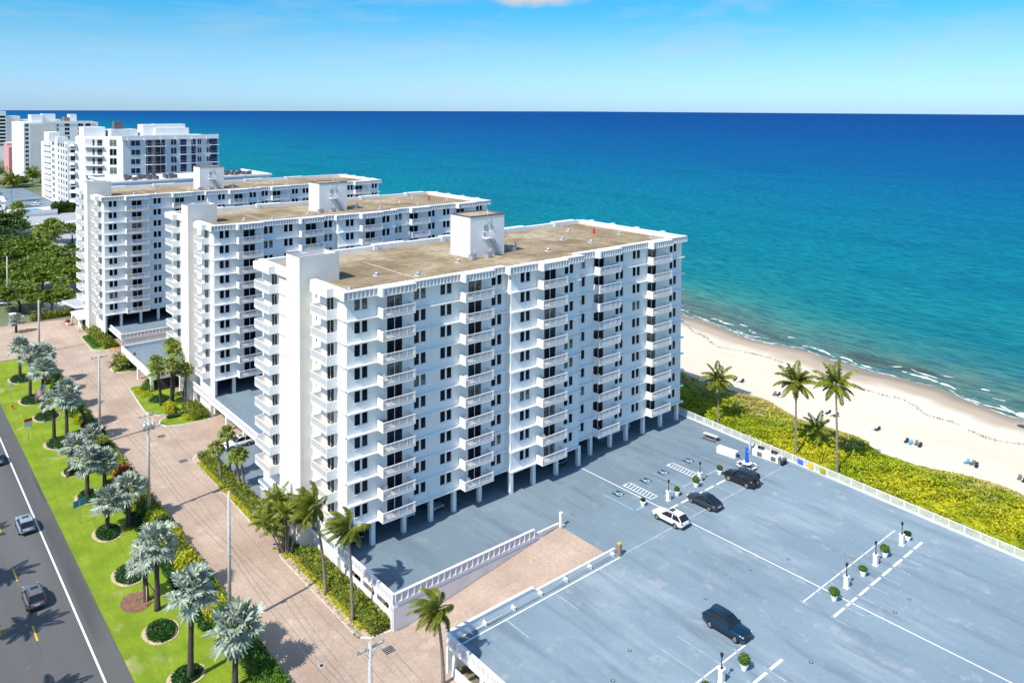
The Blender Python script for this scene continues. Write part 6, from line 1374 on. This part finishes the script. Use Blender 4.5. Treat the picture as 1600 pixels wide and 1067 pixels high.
# ------------------------------------------------------------------ street signs, flag, hydrant
t = thing('street_sign', 'orange and white square notice board on a thin pole in the grass', 'sign', (21.4, 152.4, .05), R_(8)); mb = MB(); mb.tube([(0, 0, 0), (0, 0, 2.4)], .05, 'metal', 6); mb.obj('pole', t); mb = MB(); mb.box(-.62, .62, -.04, .0, 2.3, 3.2, 'trim'); mb.obj('board', t); mb = MB(); mb.box(-.62, .62, -.06, .02, 3.2, 3.75, 'orange'); mb.obj('header', t)
mb = MB()
for k in range(4): mb.box(-.4+.2*k, -.27+.2*k, -.075, -.062, 3.38, 3.56, 'black')
mb.obj('lettering', t)
t = thing('street_sign', 'blue grey sign seen from behind on a thin pole', 'sign', (22.3, 117.2, .05), R_(14)); mb = MB(); mb.tube([(0, 0, 0), (0, 0, 3.1)], .05, 'metal', 6); mb.obj('pole', t); mb = MB(); mb.box(-.85, .85, -.04, .0, 2.4, 3.3, 'bluesign'); mb.box(-.88, .88, -.05, -.041, 2.36, 2.42, 'trim'); mb.obj('board', t)
t = thing('street_sign', 'small pale sign on a pole beside the farthest strip palm', 'sign', (22.0, 176.5, .05), R_(8)); mb = MB(); mb.tube([(0, 0, 0), (0, 0, 2.6)], .05, 'metal', 6); mb.obj('pole', t); mb = MB(); mb.box(-.3, .3, -.04, .0, 2.2, 3.0, 'trim'); mb.obj('board', t)
t = thing('fire_hydrant', 'small orange fire hydrant on the grass at the left edge', 'hydrant', (21.3, 169.9, .05)); mb = MB(); mb.tube([(0, 0, 0), (0, 0, .06), (0, 0, .07), (0, 0, .75), (0, 0, .8), (0, 0, 1.0)], [.24, .24, .16, .16, .2, .06], 'orange', 12); mb.obj('barrel', t)
for s in (-1, 1): mb = MB(); mb.tube([(0, 0, .55), (s*.3, 0, .55)], .09, 'orange', 8); mb.obj('nozzle', t)
fl = thing('flagpole', 'thin dark flagpole standing in the grass strip', 'flagpole', (25.0, 158.8, .05)); mb = MB(); mb.tube([(0, 0, 0), (0, 0, 7.3)], [.07, .04], 'black', 8); mb.obj('pole', fl); mb = MB(); mb.tube([(0, 0, 7.3), (0, 0, 7.45)], [.09, .05], 'yellow', 8); mb.obj('finial', fl)
def flag():
    # drooping striped flag: 13 stripes and a blue canton with stars
    t = thing('flag', 'drooping red and white striped flag with a blue starred corner', 'flag', (25.0, 158.8, 7.2)); W_, H_ = 2.6, 1.5; nx = 18
    def P_(u, v): # u along fly 0..1, v down 0..1
        x = -u*W_*.62; z = -v*H_-u*u*1.35-.25*u; y = .16*math.sin(u*9+v*1.5)*u**.5; return (x, y-.02, z)
    st = MB(); cn = MB()
    for s in range(13):
        for k in range(nx):
            u0, u1 = k/nx, (k+1)/nx; v0, v1 = s/13, (s+1)/13
            if u1 <= .4001 and s < 7: cn.face([P_(u0, v1), P_(u1, v1), P_(u1, v0), P_(u0, v0)], 'bluecloth', True); continue
            st.face([P_(u0, v1), P_(u1, v1), P_(u1, v0), P_(u0, v0)], 'red' if s % 2 == 0 else 'trim', True)
    st.obj('stripes', t); cn.obj('canton', t); sr = MB()
    for r in range(9):
        for c in range(6 if r % 2 == 0 else 5):
            u = (.035+.066*c+(0 if r % 2 == 0 else .033)); v = .035+.06*r; p = Vector(P_(u, v))
            for sgn in (-1, 1):
                pts = []
                for k in range(10): a = math.pi/2+k*math.pi/5; q = .045 if k % 2 == 0 else .018; pts.append((p.x+q*math.cos(a), p.y+.012*sgn, p.z+q*math.sin(a)))
                sr.face(pts, 'trim')
    sr.obj('stars', t)
flag()
# ------------------------------------------------------------------ gatehouse, canopies, small things by the drive
t = thing('gatehouse', 'small white gatehouse with a flat canopy roof at the far driveway', 'gatehouse', (41.8, 218.2, 0)); mb = MB(); mb.box(0, 4.2, 0, 9.5, 3.0, 3.35, 'trim'); mb.obj('roof', t)
for x, y in ((.3, .4), (3.9, .4), (.3, 9.1), (3.9, 9.1)): mb = MB(); mb.tube([(x, y, 0), (x, y, 3.0)], .16, 'wall', 8); mb.obj('column', t)
mb = MB(); mb.box(1.2, 3.2, 3.2, 6.2, 0, 2.6, 'wall'); mb.box(1.18, 1.199, 3.6, 5.8, 1.1, 2.1, 'glass'); mb.box(1.5, 2.9, 3.18, 3.199, 1.1, 2.1, 'glass'); mb.obj('booth', t)
t = thing('deck_canopy', 'pale flat entrance canopy beside the far end of the driveway', 'canopy', (43.2, 229.5, 0)); mb = MB(); mb.prism([(0, 0), (5, -2), (5, 10), (-1.5, 9)], 3.6, 4.1, 'trim', 'conc'); mb.obj('roof', t); mb = MB(); mb.tube([(1, 1, 0), (1, 1, 3.6)], .3, 'wall', 8); mb.obj('column', t)
t = thing('gate_pier', 'white square gate pier beside the road at the far side entrance', 'gate pier', (30.2, 237.2, 0)); mb = MB(); mb.box(-.6, .6, -.6, .6, 0, 2.6, 'wall'); mb.obj('pier', t); mb = MB(); mb.box(-.75, .75, -.75, .75, 2.6, 2.8, 'trim'); mb.obj('cap', t)
t = thing('safety_rail', 'yellow tube rail at the end of the long yellow-green hedge', 'rail', (44.0, 195.6, 0)); mb = MB()
for a in (0, 1.0, 2.0): mb.tube([(a, 0, 0), (a, 0, 1.0)], .06, 'orange', 6)
mb.tube([(0, 0, 1.0), (2.0, 0, 1.0)], .06, 'orange', 6); mb.tube([(0, 0, .55), (2.0, 0, .55)], .05, 'orange', 6); mb.obj('bars', t)
for k, (x, y, lb) in enumerate(((37.2, 224, 'small white flower urn near the gatehouse, left'), (40.9, 226.5, 'small white flower urn near the gatehouse, right'))):
    t = thing('flower_urn', lb, 'planter', (x, y, .04)) if k else None
    if t: mb = MB(); mb.tube([(0, 0, 0), (0, 0, .3), (0, 0, .9)], [.25, .2, .5], 'trim', 12); mb.obj('urn', t); mb = MB(); mb.tube([(0, 0, .9), (0, 0, 1.3), (0, 0, 1.7)], [.5, .7, .2], 'redshrub', 9); mb.obj('flowers', t)
# louvred fence under the near balconies
t = thing('louvre_fence', 'white louvred fence at ground level below the near balconies', 'fence', (43.6, 97.4, 0)); n_ = 0
for k in range(6): mb = MB(); mb.box(-.05, .05, 1.7*k+.1, 1.7*k+1.6, .2, 2.2, 'wall'); [mb.box(-.07, -.051, 1.7*k+.25+.3*q, 1.7*k+.35+.3*q, .4, 2.0, 'black') for q in range(5)]; mb.obj('panel', t); mb = MB(); mb.box(-.09, .09, 1.7*k-.07, 1.7*k+.07, 0, 2.4, 'wall'); mb.obj('post', t)
# balcony chairs, one per a few balconies
def chair(label, x, y, z, rz, m):
    t = thing('balcony_chair', label, 'chair', (x, y, z), rz); mb = MB(); mb.box(-.28, .28, -.25, .28, .38, .44, m); mb.obj('seat', t); mb = MB(); mb.box(-.28, .28, .24, .30, .44, .95, m); mb.obj('backrest', t)
    for a in (-.24, .24):
        for b in (-.2, .24): mb = MB(); mb.tube([(a, b, 0), (a, b, .38)], .025, m, 5); mb.obj('leg', t)
for col, (bx_, yy) in enumerate(((48.7, 81.6), (61.1, 81.6), (74.0, 80.5), (87.0, 81.9))):
    for i in (0, 3, 5, 8) if col % 2 else (1, 4, 6):
        chair('pale chair on the %s balcony from the top in the %s stack' % (['tenth', 'ninth', 'eighth', 'seventh', 'sixth', 'fifth', 'fourth', 'third', 'second', 'top'][i], ['first', 'second', 'third', 'fourth'][col]), bx_+random.uniform(0, .6), yy, Z0+FH*i+.005, random.uniform(-.6, .6), random.choice(('trim', 'metal', 'coping')))
